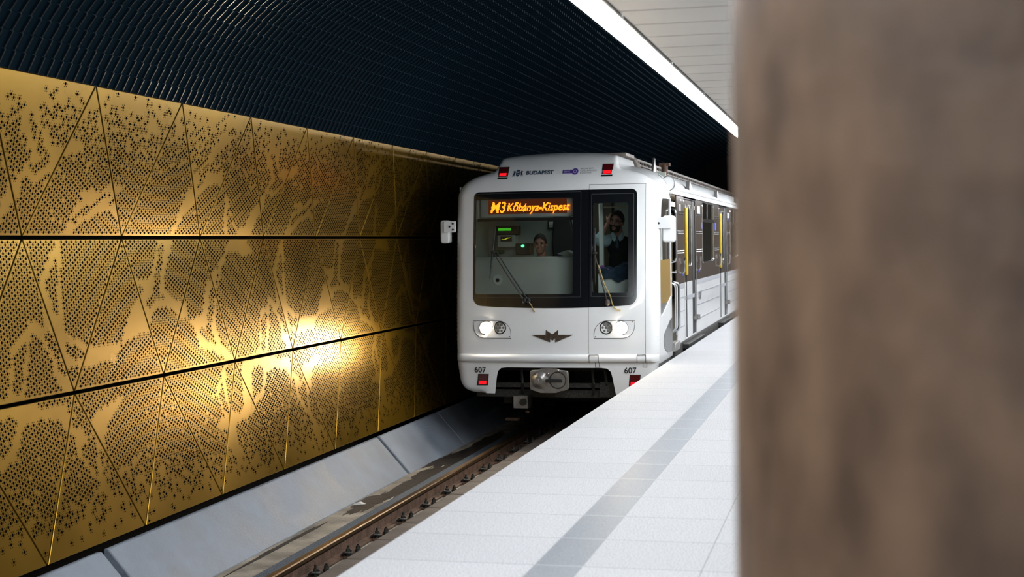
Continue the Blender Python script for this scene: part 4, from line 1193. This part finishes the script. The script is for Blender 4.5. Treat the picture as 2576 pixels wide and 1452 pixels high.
mb = MB(); mb.box(-1.06, -.88, 1.410, 1.418, 1.72, 1.755); TB(mb, 'green_display', M['green_led'], parent=cwl, smooth=False)
mb = MB(); mb.box(-1.08, -.82, 1.42, 1.6, 1.49, 1.66); TB(mb, 'radio_unit', M['cab_grey'], parent=cwl, bevel=.01)
mb = MB(); mb.prism([(-1.02, 1.603), (-.97, 1.605), (-.94, 1.625), (-.88, 1.625), (-.90, 1.612), (-.93, 1.61), (-.96, 1.592), (-1.01, 1.595)], 'y', 1.408, 1.416); TB(mb, 'yellow_display', M['yellow_led'], parent=cwl, smooth=False)
mb = MB(); mb.box(-1.03, -.87, 1.408, 1.42, 1.57, 1.64); TB(mb, 'radio_screen', M['black'], parent=cwl, smooth=False)
mb = MB(); mb.box(-.82, -.60, 1.42, 1.6, 1.38, 1.54); TB(mb, 'control_box', M['black'], parent=cwl, bevel=.01)
mb = MB(); mb.ell((-.712, 1.405, 1.505), (.024, .012, .020)); TB(mb, 'green_lamp', M['green_lamp'], parent=cwl)
mb = MB(); mb.box(-1.14, -1.02, 1.5, 1.6, 1.40, 1.45); TB(mb, 'green_switch', pbr('dark_green', (0.01, .06, .02), .4), parent=cwl, bevel=.01)
mb = MB(); mb.box(-.42, -.31, 1.72, 1.76, 1.74, 1.86, 0); mb.box(-.40, -.33, 1.715, 1.72, 1.76, 1.84, 1); TB(mb, 'framed_notice', [M['black'], M['paper']], parent=cwl, smooth=False, split=True)
mb = MB(); mb.prism([(-.29, 1.92), (-.06, 1.92), (.02, 1.6), (.07, 1.30), (-.30, 1.30), (-.32, 1.55)], 'y', 1.50, 1.58); TB(mb, 'dark_curtain', M['black'], parent=cwl, bevel=.02)
mb = MB(); mb.box(.44, .50, 1.0, 1.06, .3, 2.06); TB(mb, 'white_post', M['cab_white'], bevel=.01)
mb = MB(); mb.box(.50, 1.12, 1.0, 1.04, 2.0, 2.02); TB(mb, 'blind_rail', M['cream'], smooth=False)
mb = MB(); mb.box(.50, 1.10, .55, .85, .55, 1.11); mb.box(.50, .95, .53, .87, 1.10, 1.125); TB(mb, 'white_cabinet', M['cab_white'], bevel=.015)
mb = MB(); mb.box(.15, .5, 1.70, 1.75, .6, 2.2); TB(mb, 'cab_cupboard', pbr('brown_cupboard', (.09, .065, .045), .6), parent=cwl)
mb = MB(); mb.box(-.3, .3, .9, 1.1, 2.285, 2.295); TB(mb, 'cab_fill_lamp', M['cab_fill'], smooth=False)  # unseen lamp added to brighten the cab interior

# ---- wipers
def wiper(name, arm0, arm1, bl0, bl1, sep, mat=M['rubber']):
    def Q(p, o): return (p[0], fd(*p) - o, p[1])
    e = empty('wiper', (0, 0, 0)); e.parent = train
    mb = MB()
    for s in (0, 1):
        a = (arm0[0] + sep * s, arm0[1]); c = (arm1[0] + sep * s * .75, arm1[1] + sep * .2 * s)
        mb.tube([Q(a, .03), Q(((a[0] + c[0]) / 2, (a[1] + c[1]) / 2), .07), Q(c, .06)], [.012, .008, .007], 6)
    mb.ell(Q(arm0, .025), (.035, .03, .045), 10, 6); mb.ell(Q((arm0[0] + sep, arm0[1]), .025), (.03, .03, .04), 10, 6)
    TB(mb, 'wiper_arm', mat, parent=e)
    mb = MB(); mb.tube([Q(bl0, .02), Q(((bl0[0] + bl1[0]) / 2, (bl0[1] + bl1[1]) / 2), .03), Q(bl1, .02)], [.006, .013, .006], 6); mb.ell(Q(arm1, .055), (.035, .02, .022), 8, 6)
    TB(mb, 'wiper_blade', M['rubber'], parent=e, split=True)
    return e
wl = wiper('wiper', (-.37, .80), (-.79, 1.43), (-.775, 1.74), (-.845, 1.09), .055)
def Q2(p, o=.02): return (p[0], fd(*p) - o, p[1])
M['hose'] = pbr('yellowed_hose', (.32, .24, .07), .5)
mb = MB(); mb.tube([Q2((-.31, .79), .04), Q2((-.27, .73), .03), Q2((-.255, .68), .02), Q2((-.235, .655), .01)], .008, 6); TB(mb, 'washer_hose', M['hose'], parent=wl)
M['wiper_grey'] = pbr('wiper_brown_grey', (.09, .07, .065), .5)
wr_ = wiper('wiper', (.715, .77), (.555, 1.40), (.548, 1.72), (.555, 1.0), .0, M['wiper_grey'])
mb = MB(); mb.tube([Q2((.60, 1.25), .05), Q2((.68, 1.0), .06), Q2((.755, .85), .05), Q2((.775, .76), .04), Q2((.80, .70), .03), Q2((.84, .675), .02), Q2((.88, .668), .01)], .009, 6); TB(mb, 'washer_hose', M['hose'], parent=wr_)

# ---- mirrors
def mirror(s):
    e = empty('rear_view_mirror', (0, 0, 0)); e.parent = train
    if s < 0:
        mb = MB(); mb.box(-1.49, -1.325, .16, .185, 1.70, 1.845); TB(mb, 'mirror_bracket', M['white'], parent=e, bevel=.006)
        holes_ = ((-1.36, 1.815), (-1.36, 1.735), (-1.405, 1.775))
        mb = MB()
        for a, b_ in holes_: mb.cyl((a, .150, b_), (a, .162, b_), .013, .013, 12)
        TB(mb, 'bolt_hole', M['black'], parent=e, split=True)
        mb = MB(); mb.prism(rrect(-1.545, -1.42, 1.555, 1.86, .035), 'y', .19, .33); TB(mb, 'mirror_housing', M['white'], parent=e, bevel=.02, segs=3)
    else:
        mb = MB(); mb.box(1.245, 1.50, .31, .335, 1.705, 1.850); TB(mb, 'mirror_bracket', M['white'], parent=e, bevel=.006)
        mb = MB()
        for a, b_ in ((1.283, 1.82), (1.275, 1.74), (1.345, 1.775)): mb.cyl((a, .300, b_), (a, .312, b_), .014, .014, 12)
        TB(mb, 'bolt_hole', M['black'], parent=e, split=True)
        mb = MB(); mb.prism(rrect(1.385, 1.545, 1.525, 1.87, .04), 'y', .345, .50); TB(mb, 'mirror_housing', M['white'], parent=e, bevel=.025, segs=3)
mirror(-1); mirror(1)

# ---- handrails by the cab door
mb = MB()
for yy, za, zb in ((1.50, .30, .98), (1.60, 1.24, 2.0), (1.86, .28, .98)):
    mb.tube([(ucol - .03, yy, za), (ucol + .05, yy, za + .03), (ucol + .065, yy, za + .08), (ucol + .065, yy, zb - .08), (ucol + .05, yy, zb - .03), (ucol - .03, yy, zb)], .018, 8)
mb.tube([(ucol - .03, 1.50, 1.12), (ucol + .05, 1.62, 1.11), (ucol + .03, 1.85, 1.12)], .014, 8)
TB(mb, 'handrail', M['chrome'], split=True)
mb = MB(); mb.box(ucol - .01, ucol + .03, 1.96, 2.10, .22, .96); TB(mb, 'white_handrail_plate', M['white'], bevel=.015)
mb = MB(); mb.prism([(1.55, .02), (2.05, .02), (2.1, .14), (1.62, .14)], 'x', ucol - .05, ucol + .05); TB(mb, 'cab_step', M['steel'], bevel=.01)
mb = MB()
for (a, zz) in ((2.66, 1.19), (4.83, 1.19), (8.14, 1.19), (10.12, 1.19)):
    mb.tube([(ucol + .02, a, zz - .12), (ucol + .05, a, zz - .09), (ucol + .05, a, zz + .06), (ucol + .05, a + .09, zz + .10), (ucol + .03, a + .15, zz + .02)], .014, 6)
TB(mb, 'door_handle', M['chrome'], split=True)
mb = MB()
for (a, zz, w, h, k) in ((2.45, 2.02, .14, .10, 0), (2.5, 2.13, .2, .02, 0), (4.75, 2.03, .42, .13, 0), (10.1, 2.02, .4, .10, 0), (5.36, 1.78, .1, .10, 1), (7.6, 1.78, .18, .13, 1), (2.75, 1.06, .12, .05, 1), (4.85, 1.06, .14, .05, 1), (10.1, 1.94, .2, .06, 1)):
    mb.box(ucol + .010, ucol + .0125, a, a + w, zz - h / 2, zz + h / 2, k)
TB(mb, 'side_sticker', [M['grey_mark'], M['blue_mark']], smooth=False, split=True)
# number on the side
cu = bpy.data.curves.new('t', 'FONT'); cu.body = '607'; cu.size = .17; cu.offset = .004
ob = bpy.data.objects.new('t', cu); COL.objects.link(ob); bpy.context.view_layer.update()
me = bpy.data.meshes.new_from_object(ob.evaluated_get(bpy.context.evaluated_depsgraph_get())); bpy.data.objects.remove(ob)
for v in me.vertices: v.co = (ucol + .013, 4.78 + v.co.x * 1.9, .60 + v.co.y * 1.1 - ZR)
me.materials.append(M['ink']); link_mesh('car_number', me, train)

# ---- coupler and underframe
cp = empty('coupler', (0, 0, 0)); cp.parent = train
mb = MB(); mb.prism(arc_pts([(-.235, -.10), (-.22, -.08), (-.12, -.075), (-.11, -.060), (.11, -.060), (.13, -.075), (.22, -.085), (.245, -.11), (.25, -.28), (.235, -.325), (.15, -.34), (.10, -.362), (-.10, -.365), (-.16, -.345), (-.225, -.325), (-.24, -.29), (-.235, -.10)], 2)[:-1], 'y', -.30, -.22); TB(mb, 'coupler_head', M['steel'], parent=cp, bevel=.012)
mb = MB(); mb.cyl((-.115, -.36, -.20), (-.115, -.30, -.20), .05, .115, 28); mb.box(-.165, -.10, -.41, -.34, -.235, -.175); TB(mb, 'coupler_cone', M['steel'], parent=cp, bevel=.004)
mb = MB()
n = 28; rr = [(.110, -.301), (.112, -.306), (.10, -.306), (.055, -.235), (.0, -.235)]
vs = []
for r_, y_ in rr:
    for k in range(n): vs.append((.12 + r_ * math.cos(2 * math.pi * k / n), y_, -.20 + r_ * math.sin(2 * math.pi * k / n)))
mb.add(vs, [(i * n + k, i * n + (k + 1) % n, (i + 1) * n + (k + 1) % n, (i + 1) * n + k) for i in range(4) for k in range(n)])
TB(mb, 'coupler_socket', M['clip'], parent=cp)
mb = MB(); mb.box(-.09, .18, -.33, -.30, -.225, -.185); TB(mb, 'coupler_slot', M['black'], parent=cp, bevel=.006)
mb = MB(); mb.ell((0.0, -.32, -.115), (.022, .02, .018), 10, 6); TB(mb, 'coupler_pin', M['chrome'], parent=cp)
mb = MB(); mb.box(-.09, .09, -.22, .9, -.28, -.12); TB(mb, 'coupler_bar', M['clip'], parent=cp)
mb = MB(); mb.box(-1.1, 1.1, .35, .45, -.36, -.30); mb.box(-.9, .9, .5, .6, -.15, -.02); mb.box(-1.15, 1.15, .45, .6, -.5, -.40); mb.box(.55, .95, .3, .5, -.47, -.28)
for u in (-.5, .45, .62): mb.tube([(u, .33, -.10), (u + .02, .30, -.3), (u, .4, -.45)], .02, 6)
TB(mb, 'underframe', M['clip'], smooth=False, split=True)
mb = MB(); mb.box(-.60, -.40, .25, .42, -.635, -.46); ub_ = TB(mb, 'equipment_box', M['steel'], bevel=.01)
mb = MB(); mb.cyl((-.46, .20, -.545), (-.46, .26, -.545), .045, .045, 16); TB(mb, 'box_plug', M['clip'], parent=ub_)
mb = MB(); mb.box(-.72, -.55, .3, .4, -.80, -.77); mb.ell((-.42, .3, -.68), (.03, .02, .02)); TB(mb, 'trip_cock', M['rust'], split=True)
for ax in (2.1, 4.2, 14.7, 16.8):
    w_ = empty('wheelset', (0, 0, 0)); w_.parent = train
    mb = MB(); mb.cyl((-.8, ax, -.673), (.8, ax, -.673), .07, .07, 16); TB(mb, 'axle', M['clip'], parent=w_)
    for s in (-1, 1):
        mb = MB(); mb.cyl((s * .70, ax, -.673), (s * .83, ax, -.673), .39, .385, 40); mb.cyl((s * .67, ax, -.673), (s * .70, ax, -.673), .415, .41, 40); TB(mb, 'wheel', M['clip'], parent=w_)
mb = MB()
for yc_ in (3.15, 15.75):
    for s in (-1, 1): mb.box(s * 1.02 - .06, s * 1.02 + .06, yc_ - 1.5, yc_ + 1.5, -.72, -.5)
    mb.box(-1.0, 1.0, yc_ - .3, yc_ + .3, -.6, -.12)
TB(mb, 'bogie_frame', M['clip'], smooth=False, split=True)
mb = MB(); mb.box(-1.1, 1.1, 6.2, 12.8, -.65, -.1); TB(mb, 'underfloor_equipment', M['clip'], bevel=.02)

# ================================================================== people in the cab
M['skin'] = pbr('skin', (0.36, 0.18, 0.13), 0.5, var=.08, vscale=20)
M['hair'] = pbr('dark_brown_hair', (0.018, 0.012, 0.009), 0.6, bump=.5, bscale=200)
M['vest'] = pbr('black_knit', (0.010, 0.011, 0.014), 0.8, bump=.4, bscale=300)
M['shirt'] = pbr('pale_blue_shirt', (0.36, 0.50, 0.56), 0.7, bump=.3, bscale=60)
M['tie'] = pbr('dark_teal_tie', (0.03, 0.06, 0.075), 0.6)
M['denim'] = pbr('dark_blue_cloth', (0.022, 0.05, 0.095), 0.8, var=.35, vscale=14, bump=.5, bscale=50)
M['eye'] = pbr('eye', (0.02, 0.015, 0.012), 0.2)
def W2(p): return (p[0], p[1], p[2])
def remesh(o, vox):
    md = o.modifiers.new('remesh', 'REMESH'); md.mode = 'VOXEL'; md.voxel_size = vox; md.use_smooth_shade = True
    sm = o.modifiers.new('smooth', 'SMOOTH'); sm.factor = .5; sm.iterations = 3
def head(mb, c, rot, k=1.0):
    """head of 0.24 m, face towards -y"""
    def q(p): v = rot @ (Vector(p) * k); return (c[0] + v.x, c[1] + v.y, c[2] + v.z)
    mb.ell(q((0, .012, .018)), (.076 * k, .096 * k, .105 * k), 24, 16, rot=rot)
    mb.ell(q((0, -.022, -.055)), (.058 * k, .066 * k, .068 * k), 20, 12, rot=rot)
    mb.ell(q((0, -.062, -.098)), (.030 * k, .026 * k, .022 * k), 14, 8, rot=rot)         # chin
    for s in (-1, 1):
        mb.ell(q((s * .078, .012, -.012)), (.012 * k, .02 * k, .032 * k), 10, 8, rot=rot)   # ear
        mb.ell(q((s * .036, -.066, -.03)), (.024 * k, .022 * k, .024 * k), 12, 8, rot=rot)  # cheek
        mb.ell(q((s * .032, -.078, .022)), (.024 * k, .012 * k, .009 * k), 10, 6, rot=rot)  # brow
    mb.tube([q((0, -.080, .012)), q((0, -.094, -.012)), q((0, -.108, -.030)), q((0, -.092, -.042))], [.009 * k, .011 * k, .015 * k, .012 * k], 10)
    mb.ell(q((0, -.088, -.064)), (.024 * k, .010 * k, .006 * k), 12, 6, rot=rot)
    mb.ell(q((0, -.085, -.074)), (.020 * k, .010 * k, .006 * k), 12, 6, rot=rot)
    return q
def hand(mb, w, d, side, curl=.5, k=1.0):
    """palm from wrist w along d, four fingers and a thumb"""
    d = Vector(d).normalized(); s = Vector(side).normalized(); n = d.cross(s).normalized(); w = Vector(w)
    for i in (-1.5, -.5, .5, 1.5):
        mb.tube([w, w + d * .05 * k + s * i * .012 * k, w + d * .095 * k + s * i * .019 * k], [.017 * k, .015 * k, .012 * k], 8)
        ln = (.062, .075, .080, .068)[int(i + 1.5)] * k
        b0_ = w + d * .09 * k + s * i * .020 * k
        m_ = b0_ + (d * math.cos(curl) + n * math.sin(curl)) * ln * .5
        e_ = m_ + (d * math.cos(curl * 2) + n * math.sin(curl * 2)) * ln * .5
        mb.tube([b0_, m_, e_], [.0095 * k, .0088 * k, .007 * k], 8)
    mb.tube([w + d * .02 * k - s * .02 * k, w + d * .055 * k - s * .05 * k + n * .01, w + d * .085 * k - s * .062 * k + n * .02], [.012 * k, .011 * k, .008 * k], 8)

def face_bits(q, rot, k, parent, off, brows=True):
    mb = MB()
    for s in (-1, 1): mb.ell(q((s * .031, -.079, .004)), (.011 * k, .006 * k, .006 * k), 10, 6, rot=rot)
    mb.build('eyes', M['eye'], parent, off=off)
    mb = MB()
    for s in (-1, 1): mb.tube([q((s * .014, -.092, .022)), q((s * .03, -.093, .028)), q((s * .05, -.078, .022))], [.004 * k, .005 * k, .003 * k], 6)
    mb.build('eyebrows', M['hair'], parent, off=off)
def hair_cap(q, rot, k, parent, off, front=.052, thick=.010):
    mb = MB()
    n = 26; rings = 10; vs = []; fs = []
    for i in range(rings + 1):
        for j in range(n):
            a = 2 * math.pi * j / n
            fr = max(0, -math.sin(a))           # 1 towards the face
            low = math.radians(118) * (1 - fr ** 0.7) + math.radians(56) * fr ** 0.7
            t = low * i / rings
            w_ = 1 + .02 * math.sin(7 * a + 3 * t) + .015 * math.sin(13 * a)
            vs.append(q(((.076 + thick) * math.sin(t) * math.cos(a) * w_, .012 + (.096 + thick) * math.sin(t) * math.sin(a) * w_, .018 + (.105 + thick * 1.3) * math.cos(t) * w_)))
    for i in range(rings):
        for j in range(n): fs.append((i * n + j, i * n + (j + 1) % n, (i + 1) * n + (j + 1) % n, (i + 1) * n + j))
    mb.add(vs, fs)
    o = mb.build('hair', M['hair'], parent, off=off)
    sd = o.modifiers.new('solid', 'SOLIDIFY'); sd.thickness = .012; sd.offset = -1
    return o
# standing man behind the door window (train coordinates, then world)
def person(label, base):
    return empty('person', base, label, 'person')
FLOOR = .10
# --- standing
pm = person('bearded man in glasses, black vest and pale blue shirt standing with one hand raised', (XC + .66, YF + 1.15, FLOOR))
po = (-.66, -1.15, -FLOOR)
rot = Matrix.Rotation(math.radians(-10), 3, 'Z') @ Matrix.Rotation(math.radians(8), 3, 'Y')
mb = MB(); q = head(mb, (.668, 1.10, 1.815), rot, 1.08)
mb.tube([(.70, 1.16, 1.58), (.69, 1.14, 1.66), (.68, 1.125, 1.74)], [.068, .058, .056], 14)
mb.ell((.72, 1.18, 1.50), (.16, .10, .12)); mb.ell((.72, 1.18, 1.25), (.15, .10, .25)); mb.ell((.72, 1.18, .98), (.15, .11, .14))
for s in (-1, 1): mb.tube([(.72 + s * .085, 1.18, .95), (.72 + s * .09, 1.17, .55), (.72 + s * .10, 1.2, FLOOR + .06)], [.085, .06, .042], 12); mb.ell((.72 + s * .10, 1.13, FLOOR + .04), (.045, .12, .035))
# raised right arm (left in the picture) and lowered left one
mb.tube([(.57, 1.18, 1.56), (.455, 1.12, 1.56), (.44, 1.10, 1.58), (.49, 1.10, 1.70), (.545, 1.12, 1.80)], [.05, .042, .038, .032, .024], 10)
hand(mb, (.545, 1.12, 1.80), (.45, .15, .88), (.85, .1, -.4), .55)
mb.tube([(.88, 1.18, 1.52), (.93, 1.16, 1.28), (.90, 1.02, 1.13), (.86, .93, 1.15)], [.05, .042, .034, .026], 10)
hand(mb, (.86, .93, 1.15), (-.6, -.75, -.1), (.6, -.6, .3), .5)
bo = mb.build('body', M['skin'], pm, off=po); remesh(bo, .007)
mb = MB()
mb.ell((.725, 1.18, 1.46), (.205, .135, .16)); mb.ell((.725, 1.18, 1.25), (.19, .14, .26)); mb.ell((.725, 1.18, 1.03), (.185, .135, .14))
for s in (-1, 1): mb.ell((.725 + s * .135, 1.18, 1.55), (.085, .09, .07))
vo = mb.build('vest', M['vest'], pm, off=po); remesh(vo, .009)
mb = MB()
mb.tube([(.59, 1.18, 1.58), (.50, 1.12, 1.55), (.435, 1.09, 1.55), (.43, 1.085, 1.60), (.465, 1.09, 1.66)], [.078, .080, .074, .066, .052], 14)
mb.ell((.45, 1.09, 1.56), (.075, .075, .085))
mb.tube([(.87, 1.18, 1.55), (.945, 1.16, 1.33), (.92, 1.08, 1.2)], [.07, .066, .055], 12)
so_ = mb.build('shirt_sleeves', M['shirt'], pm, off=po); remesh(so_, .008)
mb = MB()
for s in (-1, 1):
    mb.add([(.685 + s * .008, 1.035, 1.60), (.685 + s * .060, 1.065, 1.675), (.685 + s * .095, 1.10, 1.665), (.685 + s * .075, 1.04, 1.575), (.685 + s * .035, 1.025, 1.545)], [(0, 1, 2, 3, 4)])
sc_ = mb.build('shirt_collar', M['shirt'], pm, off=po, smooth=False); sd = sc_.modifiers.new('s', 'SOLIDIFY'); sd.thickness = .008
mb = MB(); mb.prism([(.668, 1.61), (.702, 1.61), (.698, 1.575), (.712, 1.48), (.685, 1.45), (.658, 1.48), (.674, 1.575)], 'y', 1.015, 1.03); mb.build('tie', M['tie'], pm, off=po, bevel=.004)
hair_cap(q, rot, 1.08, pm, po, thick=.014); face_bits(q, rot, 1.08, pm, po)
mb = MB()
pts = []
for i in range(25):
    a = math.radians(-75 + 150 * i / 24)
    for j in range(5):
        z_ = -.040 - j * .019
        r1 = .062 - .004 * j
        pts.append(q((math.sin(a) * (r1 + .012), -.028 - math.cos(a) * (r1 - .003) * (1.0 if j < 3 else .95), z_ - .018 * math.cos(a) * (1 if j > 0 else .4))))
fs = [(i * 5 + j, (i + 1) * 5 + j, (i + 1) * 5 + j + 1, i * 5 + j + 1) for i in range(24) for j in range(4) if not (8 <= i <= 15 and j <= 1)]
mb.add(pts, fs); mb.tube([q((-.03, -.088, -.060)), q((0, -.098, -.052)), q((.03, -.088, -.060))], .005, 6)
bo_ = mb.build('beard', M['hair'], pm, off=po); sd = bo_.modifiers.new('s', 'SOLIDIFY'); sd.thickness = .012; sd.offset = 0
mb = MB()
for s in (-1, 1):
    pth = [q((s * .034 + .024 * math.cos(a), -.096, .002 + .018 * math.sin(a))) for a in np.linspace(0, 2 * math.pi, 17)]
    mb.tube(pth, .0022, 6); mb.tube([q((s * .058, -.094, .006)), q((s * .082, -.03, .008)), q((s * .084, .01, .004))], .002, 5)
mb.tube([q((-.010, -.098, .006)), q((.010, -.098, .006))], .002, 5)
mb.build('glasses', M['rubber'], pm, off=po)
# --- seated driver
pd = person('driver with short dark hair and dark clothes seated behind the grey cab console', (XC - .40, YF + 1.22, FLOOR))
qo = (.40, -1.22, -FLOOR)
rot2 = Matrix.Rotation(math.radians(4), 3, 'Z')
mb = MB(); q2 = head(mb, (-.395, 1.10, 1.525), rot2, 1.10)
mb.tube([(-.385, 1.17, 1.32), (-.39, 1.14, 1.42), (-.392, 1.12, 1.47)], [.072, .062, .06], 14)
mb.ell((-.37, 1.20, 1.20), (.19, .11, .13)); mb.ell((-.37, 1.22, .95), (.17, .12, .22)); mb.ell((-.37, 1.24, .75), (.18, .14, .12))
for s in (-1, 1):
    mb.tube([(-.37 + s * .1, 1.24, .72), (-.37 + s * .12, .98, .60), (-.37 + s * .12, .97, .35), (-.37 + s * .12, .99, FLOOR + .05)], [.09, .065, .05, .04], 12); mb.ell((-.37 + s * .12, .96, FLOOR + .04), (.045, .11, .035))
    mb.tube([(-.37 + s * .19, 1.2, 1.26), (-.37 + s * .25, 1.13, 1.08), (-.37 + s * .17, .98, 1.26)], [.05, .042, .03], 10)
    hand(mb, (-.37 + s * .17, .98, 1.27), (-s * .35, -.8, .1), (s, -.2, .1), .5)
b2o = mb.build('body', M['skin'], pd, off=qo); remesh(b2o, .007)
mb = MB(); mb.ell((-.37, 1.20, 1.24), (.225, .14, .125)); mb.ell((-.37, 1.22, 1.0), (.20, .15, .26)); mb.ell((-.40, 1.17, 1.335), (.10, .085, .04))
for s in (-1, 1): mb.tube([(-.37 + s * .18, 1.2, 1.27), (-.37 + s * .25, 1.14, 1.09), (-.37 + s * .18, 1.0, 1.22)], [.085, .06, .048], 12)
j2 = mb.build('jacket', M['vest'], pd, off=qo); remesh(j2, .009)
hair_cap(q2, rot2, 1.10, pd, qo, thick=.009); face_bits(q2, rot2, 1.10, pd, qo)

# driver's seat carries him
mb = MB(); mb.box(-.62, -.12, 1.36, 1.44, .55, 1.30); mb.box(-.62, -.12, 1.02, 1.42, .50, .58); mb.cyl((-.37, 1.22, FLOOR), (-.37, 1.22, .52), .05, .05, 14)
TB(mb, 'driver_seat', M['vest'], bevel=.03, segs=3)

# dark blue jacket draped over the white cabinet, pouch on top
def cloth_patch():
    mb = MB(); nx_, ny_ = 26, 20; vs = []
    for i in range(nx_ + 1):
        for j in range(ny_ + 1):
            s = i / nx_; t = j / ny_
            x = .58 + .40 * s + .03 * math.sin(5 * t + 2)
            drop = t
            y = .66 - .14 * drop + .02 * math.sin(9 * s + 3 * t)
            z = 1.165 + .13 * s * (1 - t) + .03 * math.sin(8 * s + 2) * (1 - t) - .20 * max(0, t - .35) * (1.1 - .8 * abs(s - .5)) + .012 * math.sin(14 * s + 5 * t)
            if t > .35: y = .515 + .012 * math.sin(13 * s + 4 * t) 
            vs.append((x, y, z))
    fs = [(i * (ny_ + 1) + j, (i + 1) * (ny_ + 1) + j, (i + 1) * (ny_ + 1) + j + 1, i * (ny_ + 1) + j + 1) for i in range(nx_) for j in range(ny_)]
    mb.add(vs, fs); return mb
jk = cloth_patch().build('jacket', M['denim'], None, off=(-.78, -.6, -1.12))
jk.location = (XC + .78, YF + .6, 1.12)
sd = jk.modifiers.new('s', 'SOLIDIFY'); sd.thickness = .02; sd.offset = 1
mark(jk, 'crumpled dark blue jacket draped over the white cabinet behind the right front window', 'jacket')
mb = MB(); mb.ell((0, 0, .045), (.045, .03, .045), 12, 8); mb.ell((.05, .005, .035), (.035, .03, .035), 12, 8); mb.ell((-.02, -.01, .09), (.03, .02, .025), 10, 6)
pu = mb.build('pouch', pbr('pink_purple_cloth', (.38, .16, .45), .6, col2=(.12, .04, .2), var=.1, vscale=30))
pu.location = (XC + .57, YF + .60, 1.125); mark(pu, 'small pink and purple pouch lying beside the dark blue jacket', 'pouch')
